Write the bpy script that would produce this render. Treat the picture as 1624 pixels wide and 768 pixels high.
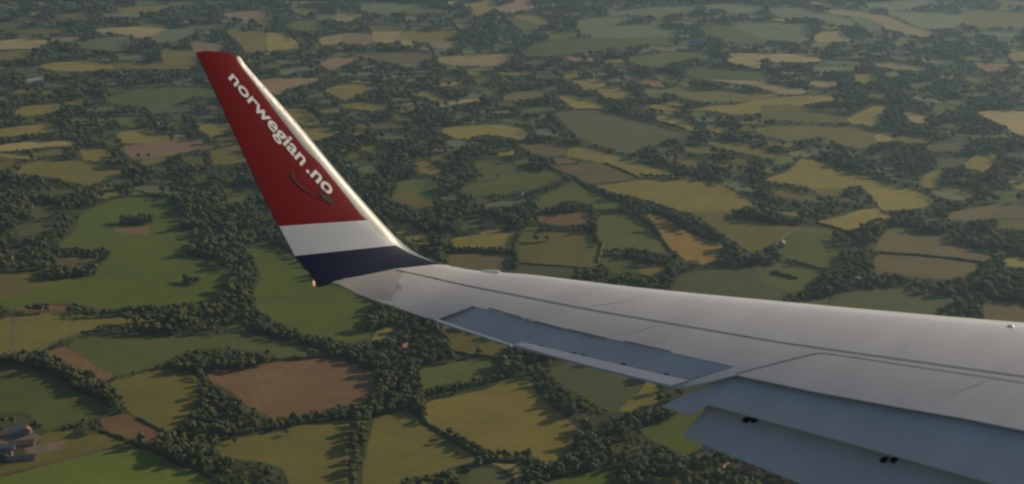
import bpy, bmesh, math, random
import numpy as np
from mathutils import Vector, Matrix, noise
from mathutils.geometry import delaunay_2d_cdt
random.seed(7); RNG=np.random.default_rng(7)
for o in list(bpy.data.objects): bpy.data.objects.remove(o)
C=bpy.context.scene.collection
R=math.radians
# ------------------------------------------------------------ camera, sky, sun, exposure
CAMH=600.0; PITCH=R(16.1); FPX=2200.0; PW,PH=1624,768
cam=bpy.data.cameras.new('camera'); camo=bpy.data.objects.new('camera',cam); C.objects.link(camo)
camo.location=(0,0,CAMH); camo.rotation_euler=(R(90)-PITCH,0,0)
cam.sensor_fit='HORIZONTAL'; cam.sensor_width=36; cam.lens=36*FPX/PW
cam.clip_start=0.5; cam.clip_end=80000
bpy.context.scene.camera=camo
SUN_EL=19; SUN_AZ=56      # azimuth clockwise from the view direction
w=bpy.data.worlds.new('World'); bpy.context.scene.world=w; w.use_nodes=True
nt=w.node_tree; sky=nt.nodes.new('ShaderNodeTexSky'); sky.sky_type='NISHITA'; sky.sun_disc=False
sky.sun_elevation=R(SUN_EL); sky.sun_rotation=R(SUN_AZ); sky.altitude=600; sky.dust_density=2; sky.ozone_density=1
nt.links.new(sky.outputs[0],nt.nodes['Background'].inputs[0]); nt.nodes['Background'].inputs[1].default_value=0.08
sl=bpy.data.lights.new('sun','SUN'); sl.energy=3.8; sl.angle=R(.5); sl.color=(1,.83,.58)
so=bpy.data.objects.new('sun',sl); C.objects.link(so)
sd=Vector((math.sin(R(SUN_AZ))*math.cos(R(SUN_EL)),math.cos(R(SUN_AZ))*math.cos(R(SUN_EL)),math.sin(R(SUN_EL))))
so.rotation_euler=sd.to_track_quat('Z','Y').to_euler(); so.location=(0,0,900)
vs=bpy.context.scene.view_settings; vs.view_transform='Standard'; vs.look='None'; vs.exposure=0.22; vs.gamma=1
sc=bpy.context.scene; sc.render.engine='CYCLES'; sc.cycles.volume_bounces=0; sc.cycles.max_bounces=4
sc.cycles.filter_width=2.4
# ------------------------------------------------------------ helpers
def tag(o,label=None,cat=None,group=None,kind=None):
    if label:o['label']=label
    if cat:o['category']=cat
    if group:o['group']=group
    if kind:o['kind']=kind
    return o
def empty(name,loc=(0,0,0),rz=0):
    o=bpy.data.objects.new(name,None); C.objects.link(o); o.location=loc; o.rotation_euler=(0,0,rz); o.empty_display_size=.5; return o
def mesh(name,V,F,mats,parent=None,smooth=False,mi=None,angle=None):
    me=bpy.data.meshes.new(name); me.from_pydata([tuple(v) for v in V],[],[tuple(f) for f in F])
    for m in (mats if isinstance(mats,(list,tuple)) else [mats]): me.materials.append(m)
    if mi is not None: me.polygons.foreach_set('material_index',list(mi))
    if smooth: me.polygons.foreach_set('use_smooth',[True]*len(me.polygons))
    me.update()
    if angle: me.set_sharp_from_angle(angle=R(angle))
    o=bpy.data.objects.new(name,me); C.objects.link(o)
    if parent: o.parent=parent
    return o
def terr(x,y):
    return 6*np.sin(x/310+1.3)*np.cos(y/420)+4*np.sin((x+y*.6)/205+.5)+9*np.sin(y/900+x/1500)
RW=np.array([[1,0,0],[0,math.cos(PITCH),-math.sin(PITCH)],[0,math.sin(PITCH),math.cos(PITCH)]]).T  # columns right,fwd,up
RW=np.column_stack([(1,0,0),(0,math.cos(PITCH),-math.sin(PITCH)),(0,math.sin(PITCH),math.cos(PITCH))])
CW=np.array([0,0,CAMH])
def ray(px,py): return RW@np.array([(px-PW/2)/FPX,1.0,-(py-PH/2)/FPX])
def ground(px,py):
    d=ray(px,py); z=0.0
    for _ in range(8):
        t=(z-CAMH)/d[2]; x=d[0]*t; y=d[1]*t; z=float(terr(x,y))
    return (x,y,z)
def toPx(x,y,z):
    v=np.stack([x,y,z-CAMH],-1)@RW
    return PW/2+FPX*v[...,0]/v[...,1], PH/2-FPX*v[...,2]/v[...,1], v[...,1]
# ------------------------------------------------------------ materials
def newmat(name):
    m=bpy.data.materials.new(name); m.use_nodes=True; n=m.node_tree; b=n.nodes['Principled BSDF']; return m,n,b
def field_mat(name,col,col2=None,rows=.09,rough=1.0):
    m,n,b=newmat(name); N=n.nodes.new; L=n.links.new
    col2=col2 or tuple(c*.72 for c in col)
    geo=N('ShaderNodeNewGeometry'); oi=N('ShaderNodeObjectInfo')
    mp=N('ShaderNodeVectorRotate'); mp.rotation_type='Z_AXIS'; mul=N('ShaderNodeMath'); mul.operation='MULTIPLY'; mul.inputs[1].default_value=3.1
    L(oi.outputs['Random'],mul.inputs[0]); L(geo.outputs['Position'],mp.inputs['Vector']); L(mul.outputs[0],mp.inputs['Angle'])
    n1=N('ShaderNodeTexNoise'); n1.inputs['Scale'].default_value=.013; n1.inputs['Detail'].default_value=6; n1.inputs['Roughness'].default_value=.62
    n2=N('ShaderNodeTexNoise'); n2.inputs['Scale'].default_value=.25; n2.inputs['Detail'].default_value=3
    wv=N('ShaderNodeTexWave'); wv.inputs['Scale'].default_value=.022; wv.inputs['Distortion'].default_value=3.5; wv.inputs['Detail'].default_value=1.5; wv.inputs['Detail Scale'].default_value=.4
    for q in (n1,n2): L(geo.outputs['Position'],q.inputs['Vector'])
    L(mp.outputs[0],wv.inputs['Vector'])
    n3=N('ShaderNodeTexNoise'); n3.inputs['Scale'].default_value=.045; n3.inputs['Detail'].default_value=5; n3.inputs['Distortion'].default_value=.6; L(geo.outputs['Position'],n3.inputs['Vector'])
    a0=N('ShaderNodeMath'); a0.operation='MULTIPLY_ADD'; a0.inputs[1].default_value=.5; L(n3.outputs[0],a0.inputs[0]); L(n1.outputs[0],a0.inputs[2])
    a=N('ShaderNodeMath'); a.operation='MULTIPLY_ADD'; a.inputs[1].default_value=.35; L(n2.outputs[0],a.inputs[0]); L(a0.outputs[0],a.inputs[2])
    a2=N('ShaderNodeMath'); a2.operation='MULTIPLY_ADD'; a2.inputs[1].default_value=rows; L(wv.outputs['Fac'],a2.inputs[0]); L(a.outputs[0],a2.inputs[2])
    rm=N('ShaderNodeMapRange'); rm.inputs['From Min'].default_value=.76; rm.inputs['From Max'].default_value=1.22; L(a2.outputs[0],rm.inputs['Value'])
    mx=N('ShaderNodeMix'); mx.data_type='RGBA'; mx.inputs[6].default_value=(*col2,1); mx.inputs[7].default_value=(*col,1); L(rm.outputs[0],mx.inputs[0])
    hv=N('ShaderNodeHueSaturation'); mr=N('ShaderNodeMapRange'); mr.inputs['To Min'].default_value=.84; mr.inputs['To Max'].default_value=1.18
    L(oi.outputs['Random'],mr.inputs['Value']); L(mr.outputs[0],hv.inputs['Value']); L(mx.outputs[2],hv.inputs['Color'])
    L(hv.outputs[0],b.inputs['Base Color']); b.inputs['Roughness'].default_value=1; b.inputs['Specular IOR Level'].default_value=.05
    return m
FC={'G':((.112,.140,.022),(.084,.108,.020)),'g':((.104,.116,.030),(.078,.090,.026)),'o':((.150,.130,.032),(.110,.100,.027)),
 'y':((.228,.182,.042),(.165,.138,.034)),'p':((.29,.225,.095),(.21,.165,.07)),'r':((.25,.165,.095),(.18,.125,.068)),
 'b':((.135,.104,.046),(.098,.080,.036)),'e':((.165,.096,.047),(.118,.073,.037)),'t':((.128,.145,.070),(.094,.110,.055)),'k':((.090,.092,.038),(.066,.072,.030)),
 'c':((.30,.185,.045),(.22,.145,.036)),'w':((.26,.25,.23),(.18,.17,.15)),'d':((.17,.125,.09),(.10,.075,.055))}
FM={k:field_mat('soil_'+k if k in 'bredw' else 'crop_'+k,*v) for k,v in FC.items()}
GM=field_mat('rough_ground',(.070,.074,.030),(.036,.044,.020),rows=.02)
def leaf_mat(name,c1,c2):
    m,n,b=newmat(name); N=n.nodes.new; L=n.links.new
    oi=N('ShaderNodeObjectInfo'); geo=N('ShaderNodeNewGeometry')
    n1=N('ShaderNodeTexNoise'); n1.inputs['Scale'].default_value=.5; n1.inputs['Detail'].default_value=3; L(geo.outputs['Position'],n1.inputs['Vector'])
    a=N('ShaderNodeMath'); a.operation='MULTIPLY_ADD'; a.inputs[1].default_value=.6; L(oi.outputs['Random'],a.inputs[0]); L(n1.outputs[0],a.inputs[2])
    rm=N('ShaderNodeMapRange'); rm.inputs['From Min'].default_value=.3; rm.inputs['From Max'].default_value=1.2; L(a.outputs[0],rm.inputs['Value'])
    mx=N('ShaderNodeMix'); mx.data_type='RGBA'; mx.inputs[6].default_value=(*c1,1); mx.inputs[7].default_value=(*c2,1); L(rm.outputs[0],mx.inputs[0])
    L(mx.outputs[2],b.inputs['Base Color']); b.inputs['Roughness'].default_value=.85; b.inputs['Specular IOR Level'].default_value=.15
    return m
LEAF=leaf_mat('leaves',(.030,.044,.017),(.112,.118,.036))
def plain(name,col,rough=.6,metal=0,spec=.5,nscale=0,namp=.15,coat=0):
    m,n,b=newmat(name); b.inputs['Roughness'].default_value=rough; b.inputs['Metallic'].default_value=metal; b.inputs['Specular IOR Level'].default_value=spec
    if coat: b.inputs['Coat Weight'].default_value=coat; b.inputs['Coat Roughness'].default_value=.15
    N=n.nodes.new; L=n.links.new
    tc=N('ShaderNodeTexCoord'); nn=N('ShaderNodeTexNoise'); nn.inputs['Scale'].default_value=nscale or 2; nn.inputs['Detail'].default_value=6
    L(tc.outputs['Object'],nn.inputs['Vector']); mx=N('ShaderNodeMix'); mx.data_type='RGBA'
    mx.inputs[6].default_value=(*[c*(1-namp) for c in col],1); mx.inputs[7].default_value=(*[min(1,c*(1+namp)) for c in col],1)
    L(nn.outputs[0],mx.inputs[0]); L(mx.outputs[2],b.inputs['Base Color'])
    return m
BARK=plain('bark',(.07,.055,.04),.9)
#@@LANDSCAPE
# ------------------------------------------------------------ traced land: field outlines measured on the photograph, cast on to the terrain
T={'A':(0,0,4.06),'B':(400,0,4.06),'C':(800,0,4.06),'D':(1224,0,4.06),'E':(0,120,4.0425),'F':(400,120,4.0425),'G':(800,120,4.0425),'H':(1224,120,4.0425),
 'I':(0,300,3.84),'J':(580,280,3.84),'K':(900,280,3.84),'L':(1224,300,3.84),'M':(0,490,2.763),'N':(300,490,2.763),'O':(560,490,2.763),'P':(850,540,3.369),
 'Q':(0,384,2.0),'S':(1082,0,2.0),'Z':(0,0,1.0)}
FT='''A y 230,425 380,405 530,400 700,415 740,435 520,450 350,445
A o 745,408 1040,408 1250,405 1250,435 745,435
A p 0,265 150,255 300,265 250,300 0,305
A p 340,245 520,240 480,258 320,262
A o 0,340 200,325 170,370 0,380
A o 100,195 250,185 450,200 420,212 120,215
A g 0,150 120,150 150,185 0,192
A o 110,118 230,110 235,135 180,145
A o 380,95 560,90 560,125 390,120
A o 760,55 900,45 1080,40 1080,60 860,80 770,70
A t 660,90 900,88 880,110 680,108
A g 1110,15 1290,10 1270,35 1100,40
A p 620,190 880,178 1060,187 1040,215 960,232 860,230 800,215 650,205
A o 880,155 1010,150 1120,165 1000,173
A t 1075,192 1250,195 1230,230 1050,275 980,250 985,235
A t 500,285 650,250 820,240 830,290 800,320 560,310
A o 1050,320 1250,335 1250,390 1060,395
A r 1245,275 1330,275 1425,290 1415,330 1260,330
A r 1440,90 1620,75 1720,80 1680,112 1560,118 1470,105
A o 1460,215 1620,205 1690,205 1710,310 1640,330 1580,320 1520,250
A g 1210,170 1440,160 1440,185 1220,185
A o 1440,192 1540,187 1500,205
A t 770,350 940,360 920,385 780,380
A t 900,5 1060,8 1040,25 880,22
A t 0,85 60,88 55,102 0,105
A t 1360,10 1480,8 1470,22 1350,25
B o 10,130 110,125 160,165 70,160
B y 105,218 210,220 300,290 290,315 110,320
B o 260,55 400,52 420,75 330,88 270,75
B p 190,5 480,10 490,22 200,15
B t 415,92 530,100 530,118 430,120
B p 560,82 640,88 700,100 620,130 540,122
B g 290,140 400,140 470,180 400,195 320,190 240,180
B p 450,245 575,227 585,255 540,275 455,280
B r 590,222 720,215 758,235 755,275 620,275 595,250
B p 785,203 950,198 960,240 880,270 790,260
B o 770,170 880,160 990,165 960,188 780,193
B y 970,210 1310,208 1310,235 1200,260 960,258
B p 960,263 1010,265 1040,285 960,285
B p 1160,275 1320,270 1330,300 1160,300
B b 650,350 900,338 1120,345 1180,370 1100,385 920,400 830,385 700,365
B p 1200,370 1400,360 1670,352 1670,385 1560,415 1350,415 1220,400
B r 450,405 520,380 680,380 640,400 540,425 480,425
B t 180,450 390,430 400,445 200,475
B t 700,25 950,20 1050,40 980,75 850,85 720,70
B g 960,75 1060,50 1280,65 1240,80 1020,85
B p 1000,110 1060,112 1050,130 990,130
B t 800,115 890,115 880,130
B g 1300,118 1400,120 1400,135 1300,138
B o 1310,155 1410,160 1420,180 1340,185
B y 1380,30 1500,15 1560,20 1545,60 1460,90 1400,95 1440,60 1380,45
B p 1260,10 1340,5 1330,25 1270,28
B p 1500,0 1570,0 1580,10 1500,12
B t 1390,290 1470,290 1480,310 1400,312
C r -55,47 60,20 90,-6 175,-6 165,30 195,48 80,68 30,78 -30,66
C y 60,105 200,105 290,145 240,155 90,118
C g 30,130 80,122 230,162 200,185 150,215 100,180
C t 480,140 600,118 780,118 830,130 700,155 560,180 490,185
C t 470,205 700,180 850,165 980,180 1110,195 1100,225 1000,235 870,230 740,235 600,235
C g 120,330 230,280 330,258 600,252 800,250 1000,243 1080,260 1070,290 900,285 780,300 600,320 420,340 300,352 150,350
C g 780,375 1000,350 1200,340 1300,345 1330,375 1200,370 1080,400 1010,425 900,415 830,395
C r 410,368 600,375 630,388 520,390 430,385
C t 660,75 830,65 1000,50 1240,47 1190,80 1060,95 940,98 800,90 700,95
C t 1240,40 1450,25 1640,40 1640,70 1500,88 1400,60 1300,52
C g 1270,190 1440,163 1640,240 1720,255 1640,270 1440,265 1370,240 1300,215
C t 1450,148 1560,140 1640,150 1940,155 1970,200 1960,235 1880,220 1740,175 1640,165
C t 1450,160 1640,172 1720,185 1960,245 1900,265 1720,255 1640,235
C p 1440,345 1720,350 1740,362 1640,380 1500,370
C p 1420,385 1500,378 1640,400 1640,430 1530,415
C g 950,470 1040,475 1110,510 1080,530 1000,505
C y 370,460 460,465 480,495 440,515 390,500
C g 1190,440 1350,440 1640,470 1720,490 1640,528 1250,505 1180,475
C g 280,215 450,215 450,240 300,245
D p 345,72 440,65 560,78 680,90 760,115 860,155 960,185 1080,212 960,225 860,212 740,185 680,140 620,115 500,105 400,95
D t 500,110 620,120 680,150 700,185 620,200 580,165
D p 275,245 330,215 440,212 490,245 480,262 380,262 310,262
D t 0,60 200,55 330,90 480,120 540,160 400,150 250,110 120,118 0,90
D p 0,355 150,350 300,370 320,385 200,395 0,390
D t 0,415 110,415 0,430
D t 330,385 560,400 560,415 380,410
D p 660,410 800,412 990,430 960,448 820,440 700,430
D t 270,430 520,435 520,455 300,455
D p 80,455 190,460 180,470 90,468
D r 1300,405 1400,412 1520,415 1500,445 1380,450
D y 1530,350 1700,325 1700,385 1570,380
D y 540,490 650,480 680,510 600,525 545,520
D t 720,75 900,80 1100,90 1215,100 1215,150 1100,180 960,170 840,120
D o 1225,100 1350,65 1700,90 1700,165 1350,170 1240,150
D t 620,20 800,10 1000,0 1060,20 900,50 760,55 640,45
D t 1350,210 1600,215 1590,232 1360,228
D o 1420,0 1700,10 1700,35 1500,30
D p 240,10 380,25 360,36 260,25
E g 690,140 900,95 1000,80 1400,90 1400,140 1250,130 1150,165 1000,190 880,185 750,180
E t 940,195 1200,192 1200,225 980,230
E y 100,235 160,200 380,190 380,205 330,235 180,250
E o 420,165 530,160 510,185 450,185
E y -20,345 200,320 310,315 380,345 360,355 200,365 -20,385
E p -20,450 150,430 460,425 465,455 330,450 100,470 -20,475
E o 210,495 380,478 390,500 240,510
E y 530,480 620,470 700,500 690,530 600,545 545,530
E o 60,605 200,560 280,545 500,550 640,580 740,605 850,605 760,640 600,680 560,700 480,680 300,640 120,625
E o -20,570 60,545 150,550 140,565 20,595 -20,600
E g 630,280 800,265 930,275 920,300 850,320 800,310 740,285 640,295
E y 770,365 900,350 1070,385 1070,410 830,425 790,420 760,390
E r 800,455 960,432 1280,415 1290,460 1130,500 960,525 860,530 810,495
E y 1280,305 1480,315 1500,350 1420,365 1350,385 1300,350
E o 1340,195 1430,200 1440,240 1360,235
E o 1360,490 1550,445 1600,540 1450,560 1380,560
E g 1280,640 1340,650 1320,740 1250,720
E o 900,545 1090,525 1050,550 920,570
E p 1130,380 1180,385 1190,405 1110,408
E o 1400,400 1510,390 1520,430 1420,440
E o 1295,445 1360,450 1360,475 1285,470
E w 150,25 280,8 260,30 180,42
E g -20,205 30,210 20,235 -20,240
E t -20,140 40,140 30,155 -20,160
F r 20,30 200,22 400,20 425,35 330,60 230,75 180,110 130,100
F y 470,95 570,65 700,60 850,75 760,95 640,130 600,145 540,125
F y 1020,105 1120,105 1240,140 1200,165 1160,160 1120,135 1050,125
F o 570,185 720,180 850,195 840,215 740,215 600,200
F p 890,200 950,205 940,218
F y 200,205 350,225 420,290 400,305 340,310 260,280
F y 330,345 480,345 560,365 480,385 420,400 380,400
F p 1160,185 1350,155 1510,150 1500,162 1350,172 1210,192
F y 1210,350 1350,325 1617,325 1710,340 1760,385 1700,400 1620,385 1480,372 1380,400 1290,388
F y 1020,545 1060,530 1130,565 1200,600 1185,650 1150,640 1120,620 1080,620 1050,570
F g 940,680 1030,665 1180,680 1190,780 1060,790 930,760
F b 640,310 800,300 960,315 960,330 700,330
F o 1420,25 1500,15 1530,40 1460,50
Z g 754,255 771,251 800,258 830,270 872,273 893,281 880,290 850,303 832,311 812,310 790,306 760,309 735,304 735,292 762,284
G b 0,130 120,105 280,110 230,135 80,150 20,150
G w 45,68 110,70 100,80
G y 440,35 560,30 640,55 600,78 520,80
G y 612,82 700,80 830,115 820,135 700,140 650,130 610,110
G y 360,140 440,135 560,165 690,200 650,213 480,213 420,185
G k 330,250 500,225 650,228 820,275 1000,320 1190,370 1170,400 1060,400 980,425 880,455 800,490 700,465 560,420 470,380 400,310
G y 950,275 1020,265 1130,290 1230,330 1230,350 1120,325 1010,295
G o 1010,95 1140,80 1300,95 1617,115 1740,120 1740,150 1300,160 1180,145
G y 1180,215 1330,195 1500,185 1617,160 1740,165 1740,215 1500,240 1300,215
Z p 1124,128 1200,130 1224,134 1284,141 1268,147 1240,147 1200,137
G b 110,450 250,445 415,460 395,495 340,500 260,500 190,490 140,470
G y 425,458 550,475 700,510 830,550 1000,585 1130,630 1120,645 940,635 860,640 760,600 650,560 500,535 410,520
G b 290,535 400,530 480,558 300,573
G b 285,592 480,568 635,567 840,650 800,675 580,698 440,640
G b 1280,420 1420,420 1617,455 1617,490 1440,465 1320,440
G b 1000,510 1120,515 1250,560 1230,590 1130,560
G o 1490,320 1617,330 1617,350 1520,345
G r 770,0 840,5 1000,40 1060,55 960,60 840,35 780,20
H p 220,45 330,30 420,45 400,65 300,65
H y 0,150 100,140 300,130 480,140 470,155 300,165 180,180 0,185
H o -60,200 150,195 320,230 500,265 490,290 300,290 120,280 -60,275
H y 500,275 560,240 680,190 710,210 690,290 650,318 580,305 510,300
H o -80,325 280,330 500,335 650,365 690,385 660,430 560,455 440,430 330,390 230,400 120,415 -80,370
H p 670,380 760,370 780,405 720,420 680,410
H b 730,470 790,480 780,500 740,500
H p 860,240 920,240 980,265 1010,300 940,300 880,275
H p 1330,235 1450,225 1617,235 1700,250 1700,385 1560,360 1480,310 1380,270
H g 900,50 1050,40 1000,65 900,70
H y 1250,560 1300,520 1400,495 1440,530 1400,580 1350,610 1260,590
H y 960,680 1010,620 1080,610 1100,650 1050,720 980,710
H o 1100,730 1180,700 1200,740 1120,760
H k 980,450 1100,440 1240,440 1230,470 1050,480
H k 1060,530 1240,520 1230,570 1080,590
S y 260,570 340,545 380,505 420,510 560,555 720,610 790,640 780,655 640,660 600,620 560,585 500,600 450,620 400,590 300,578
S o 80,450 180,460 360,500 340,510 120,470
K y 170,55 430,25 620,18 900,45 1000,90 1060,130 1200,175 1420,215 1410,235 1340,230 1240,200 1080,170 1050,210 900,225 750,215 640,200 560,180 500,145 420,125 330,110 240,80
Z g 853,329 853,314 879,303 913,288 918,290 939,303 960,315 986,323 983,329 944,331 934,323 913,318 900,316 880,326 860,338
J e 985,260 1100,235 1330,220 1370,225 1375,260 1300,290 1180,290 1060,270
K g 200,250 300,235 430,250 480,310 560,370 620,440 630,470 520,460 400,430 300,455 240,450 215,400 190,380 190,290
K c 490,235 550,235 650,285 720,340 830,380 980,415 930,430 910,480 900,515 830,525 740,520 680,470 620,430 570,340 530,280
K o 750,217 1050,214 1000,245 1230,285 1440,298 1270,393 1180,440 1090,450 1020,390 950,355 870,290 790,240
L g 10,335 205,232 370,250 350,330 390,380 400,470 380,495 250,470 110,430 60,400 50,350
K k 690,600 900,560 1150,550 1190,640 1300,695 1300,780 1100,765 900,745 700,725 650,700
K g 1155,550 1310,535 1530,590 1500,640 1430,690 1350,695 1200,640
K g 200,500 300,490 440,525 430,585 360,570 300,590 250,560
K y 440,540 600,545 600,570 540,610 440,580
J y 530,380 640,360 860,350 920,355 910,400 890,450 760,440 530,430
J b 510,480 600,475 890,475 900,510 860,560 820,605 700,580 500,570
J o 950,350 1290,335 1385,370 1400,405 1440,410 1420,530 1350,555 1150,540 940,525 935,430
J k 940,540 1350,568 1250,600 1250,630 940,600
J o 130,120 250,110 430,150 400,200 320,195 200,150
J y 120,260 300,310 390,390 370,410 280,400 180,330
J g 600,270 720,265 700,310 600,320
J y 760,290 850,290 830,320 700,350
J g 980,310 1060,300 1040,340 960,340
L y 590,0 830,0 970,60 980,90 850,115 680,125 640,80
L o 260,0 420,0 420,30 300,35
L y 270,195 420,170 540,130 650,120 660,150 740,165 680,195 560,225 450,250 380,240
L b 640,360 680,280 760,262 1000,285 1100,330 1340,385 1360,400 1280,440 1100,415 900,395 660,382
L b 650,400 850,408 1050,428 1240,455 1220,510 1100,540 1000,540 850,530 760,510 650,520 620,480
L k 380,640 600,610 810,600 870,640 1130,660 1100,690 1000,740 960,800 700,780 340,750
L b 150,680 350,660 330,740 180,730
L b 1280,670 1400,690 1700,700 1700,840 1300,840
L b 920,170 980,155 980,190 950,210
L b 1040,155 1200,120 1400,95 1700,95 1700,180 1400,170 1250,185 1100,185
L o 1340,195 1700,190 1700,240 1400,235
L y 1400,420 1700,430 1700,480 1440,465
L g 700,240 860,240 850,260 720,256
L g 500,310 540,330 510,350
I G 600,105 700,60 850,48 980,60 1070,95 1080,140 1110,190 1100,250 1150,310 1150,380 1150,410 1300,430 1390,510 1350,640 1320,690 1200,690 900,715 640,735 450,700 200,695 80,735 -40,700 -40,680 200,600 290,555 580,530 620,440 680,410 640,380 480,370 340,360 440,270 500,150
I o -40,510 260,500 280,550 320,570 180,640 -40,690
I e 90,725 200,700 430,712 420,745 90,742
I b 300,430 430,415 620,420 560,450 430,475 370,460
I e 700,225 910,225 900,275 820,272 700,260
I k 200,90 360,100 350,130 260,180 180,170
I k 100,220 320,200 330,230 240,280 110,290
I b 90,40 280,40 250,60
M o -20,60 70,15 300,17 420,38 560,28 720,25 700,50 560,58 450,85 330,110 210,165 160,185 60,195 -20,200
M e 210,190 250,168 298,170 400,242 500,295 470,315 420,310 320,245 240,235
Z g 109,550 119,535 170,532 217,533 361,533 361,512 387,524 419,537 481,546 513,559 512,565 445,567 425,559 361,552 318,553 289,559 253,579 182,596 146,577
M o 480,322 700,265 830,270 860,300 860,340 870,400 850,440 800,510 740,530 680,520 600,480 560,450 480,370
M g 40,245 90,255 180,275 300,330 320,360 440,400 470,440 430,470 330,500 240,520 200,540 150,480 100,450 -20,460 -20,250
M e 440,480 560,460 600,480 700,540 690,580 640,598 580,572 450,530
M G -20,900 -20,745 260,675 480,615 640,612 700,640 760,680 900,740 960,790 960,900
M o 180,560 240,530 330,540 440,540 560,582 480,607 260,662 -20,735 -20,700 150,640
M d 100,600 280,580 300,600 230,625 120,640
M d -20,560 110,510 180,560 150,600 30,620 -20,640
N o 470,510 700,485 720,500 690,560 700,640 690,900 470,900 430,740 400,700 330,670 220,660 140,650 120,610 160,580 350,540 400,535
N e 60,265 250,250 420,228 600,214 700,235 790,275 815,320 790,390 740,425 680,420 540,450 440,470 360,490 340,460 250,430 200,370 100,320
Z G 395,394 440,388 460,405 480,425 500,440 540,440 582,458 595,480 575,500 590,510 578,520 590,535 545,548 520,540 470,527 430,505 405,490 402,465 415,440 405,415
N y 820,95 880,80 900,85 850,130 800,140
O o 380,60 560,110 690,150 650,190 640,212 540,203 430,188 430,150
O g 290,265 500,225 640,240 650,270 600,310 450,345 310,375 300,330
O y 320,405 600,350 700,295 770,300 800,360 870,430 930,480 980,520 960,600 900,665 830,665 770,640 680,640 640,650 560,600 440,560 325,500
O o 90,480 230,440 280,490 330,530 430,580 520,640 560,660 440,690 330,730 220,740 150,900 40,900 40,700 60,600
O k 500,705 590,695 690,735 670,900 480,900
O p 600,675 720,680 750,720 720,770 690,900 710,735 650,695
P k 60,170 200,100 400,140 600,200 540,280 450,370 380,380 300,330 200,270 130,220
P y 600,205 760,240 640,270 660,300 640,340 540,370 480,390 450,370 540,280
P G 550,480 740,400 900,330 1050,380 1100,500 930,580 860,610 820,640 760,600 700,570 620,540
P G 60,760 200,720 400,690 430,720 400,900 60,900
P g 430,560 560,565 640,600 560,600 420,580
P g 650,620 780,630 800,650 720,660
P o 650,730 760,730 780,900 640,900
O g 770,250 880,225 900,240 780,290
M d 47,0 57,0 60,100 52,160 42,215 35,225 30,220 44,160 50,100
M d 35,240 42,240 80,310 122,385 118,388 75,315
M d -20,743 260,667 470,610 475,613 260,673 -20,748'''
def tl(t,x,y): a=T[t]; return (a[0]+x/a[2],a[1]+y/a[2])
def parse(s): 
    t,k,*p=s.split(); return t,k,[tl(t,*map(float,q.split(','))) for q in p]
def chaikin(P,q=.10):
    o=[]
    for i in range(len(P)):
        a=P[i];b=P[(i+1)%len(P)]
        o+=[(a[0]*(1-q)+b[0]*q,a[1]*(1-q)+b[1]*q),(a[0]*q+b[0]*(1-q),a[1]*q+b[1]*(1-q))]
    return o
FIELDS=[]
for ln in FT.split('\n'):
    t,k,P=parse(ln)
    ys_=[p[1] for p in P]; xs_=[p[0] for p in P]; hh=max(ys_)-min(ys_); ww=max(xs_)-min(xs_)
    if min(ys_)<468 and k!='d' and hh<100 and not (t in 'MNOPI'):
        cx_=sum(xs_)/len(P); cy_=sum(ys_)/len(P); pd=1.0 if max(ys_)<260 else .6; fy=1+min(.5,5.2*pd/hh); fx=1+min(.25,8*pd/ww)
        P=[(cx_+(p[0]-cx_)*fx,cy_+(p[1]-cy_)*fy+.6) for p in P]
    FIELDS.append((k,P if len(P)>14 and k=='d' else chaikin(P) ))
WINGPOLY=[(313,82),(380,90),(420,133),(472,188),(532,260),(602,339),(665,397),(712,416),(790,428),(940,447),(1150,469),(1437,495),(1624,510),(2030,545),(2030,1010),(1700,1010),(1500,870),(1275,768),(1082,691),(1120,650),(1093,657),(1049,644),(1085,612),(1062,612),(812,546),(691,508),(595,475),(540,450),(500,452),(443,359),(400,270)]
def inpoly(X,Y,P):
    r=np.zeros(X.shape,bool); n=len(P)
    for i in range(n):
        x1,y1=P[i]; x2,y2=P[(i+1)%n]
        if y1==y2: continue
        c=((y1>Y)!=(y2>Y))&(X<(x2-x1)*(Y-y1)/(y2-y1)+x1); r^=c
    return r
# raster of the traced map (0 = wood / rough ground)
MX0,MY0,MX1,MY1=-500,-80,2124,1100
MASK=np.zeros((MY1-MY0,MX1-MX0),np.int16); WMASK=np.zeros_like(MASK,bool)
def fill(M,P,v):
    xs=[p[0] for p in P]; ys=[p[1] for p in P]
    x0=max(MX0,int(min(xs))-1); x1=min(MX1,int(max(xs))+2); y0=max(MY0,int(min(ys))-1); y1=min(MY1,int(max(ys))+2)
    if x1<=x0 or y1<=y0: return
    X,Y=np.meshgrid(np.arange(x0,x1)+.5,np.arange(y0,y1)+.5); m=inpoly(X,Y,P)
    M[y0-MY0:y1-MY0,x0-MX0:x1-MX0][m]=v
fill(WMASK,WINGPOLY,True)
def look(M,px,py,dflt=0):
    xi=np.floor(px).astype(int)-MX0; yi=np.floor(py).astype(int)-MY0
    ok=(xi>=0)&(yi>=0)&(xi<M.shape[1])&(yi<M.shape[0])
    return np.where(ok,M[np.clip(yi,0,M.shape[0]-1),np.clip(xi,0,M.shape[1]-1)],dflt)
for i,(k,P) in enumerate(FIELDS): fill(MASK,P,i+1)
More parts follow.
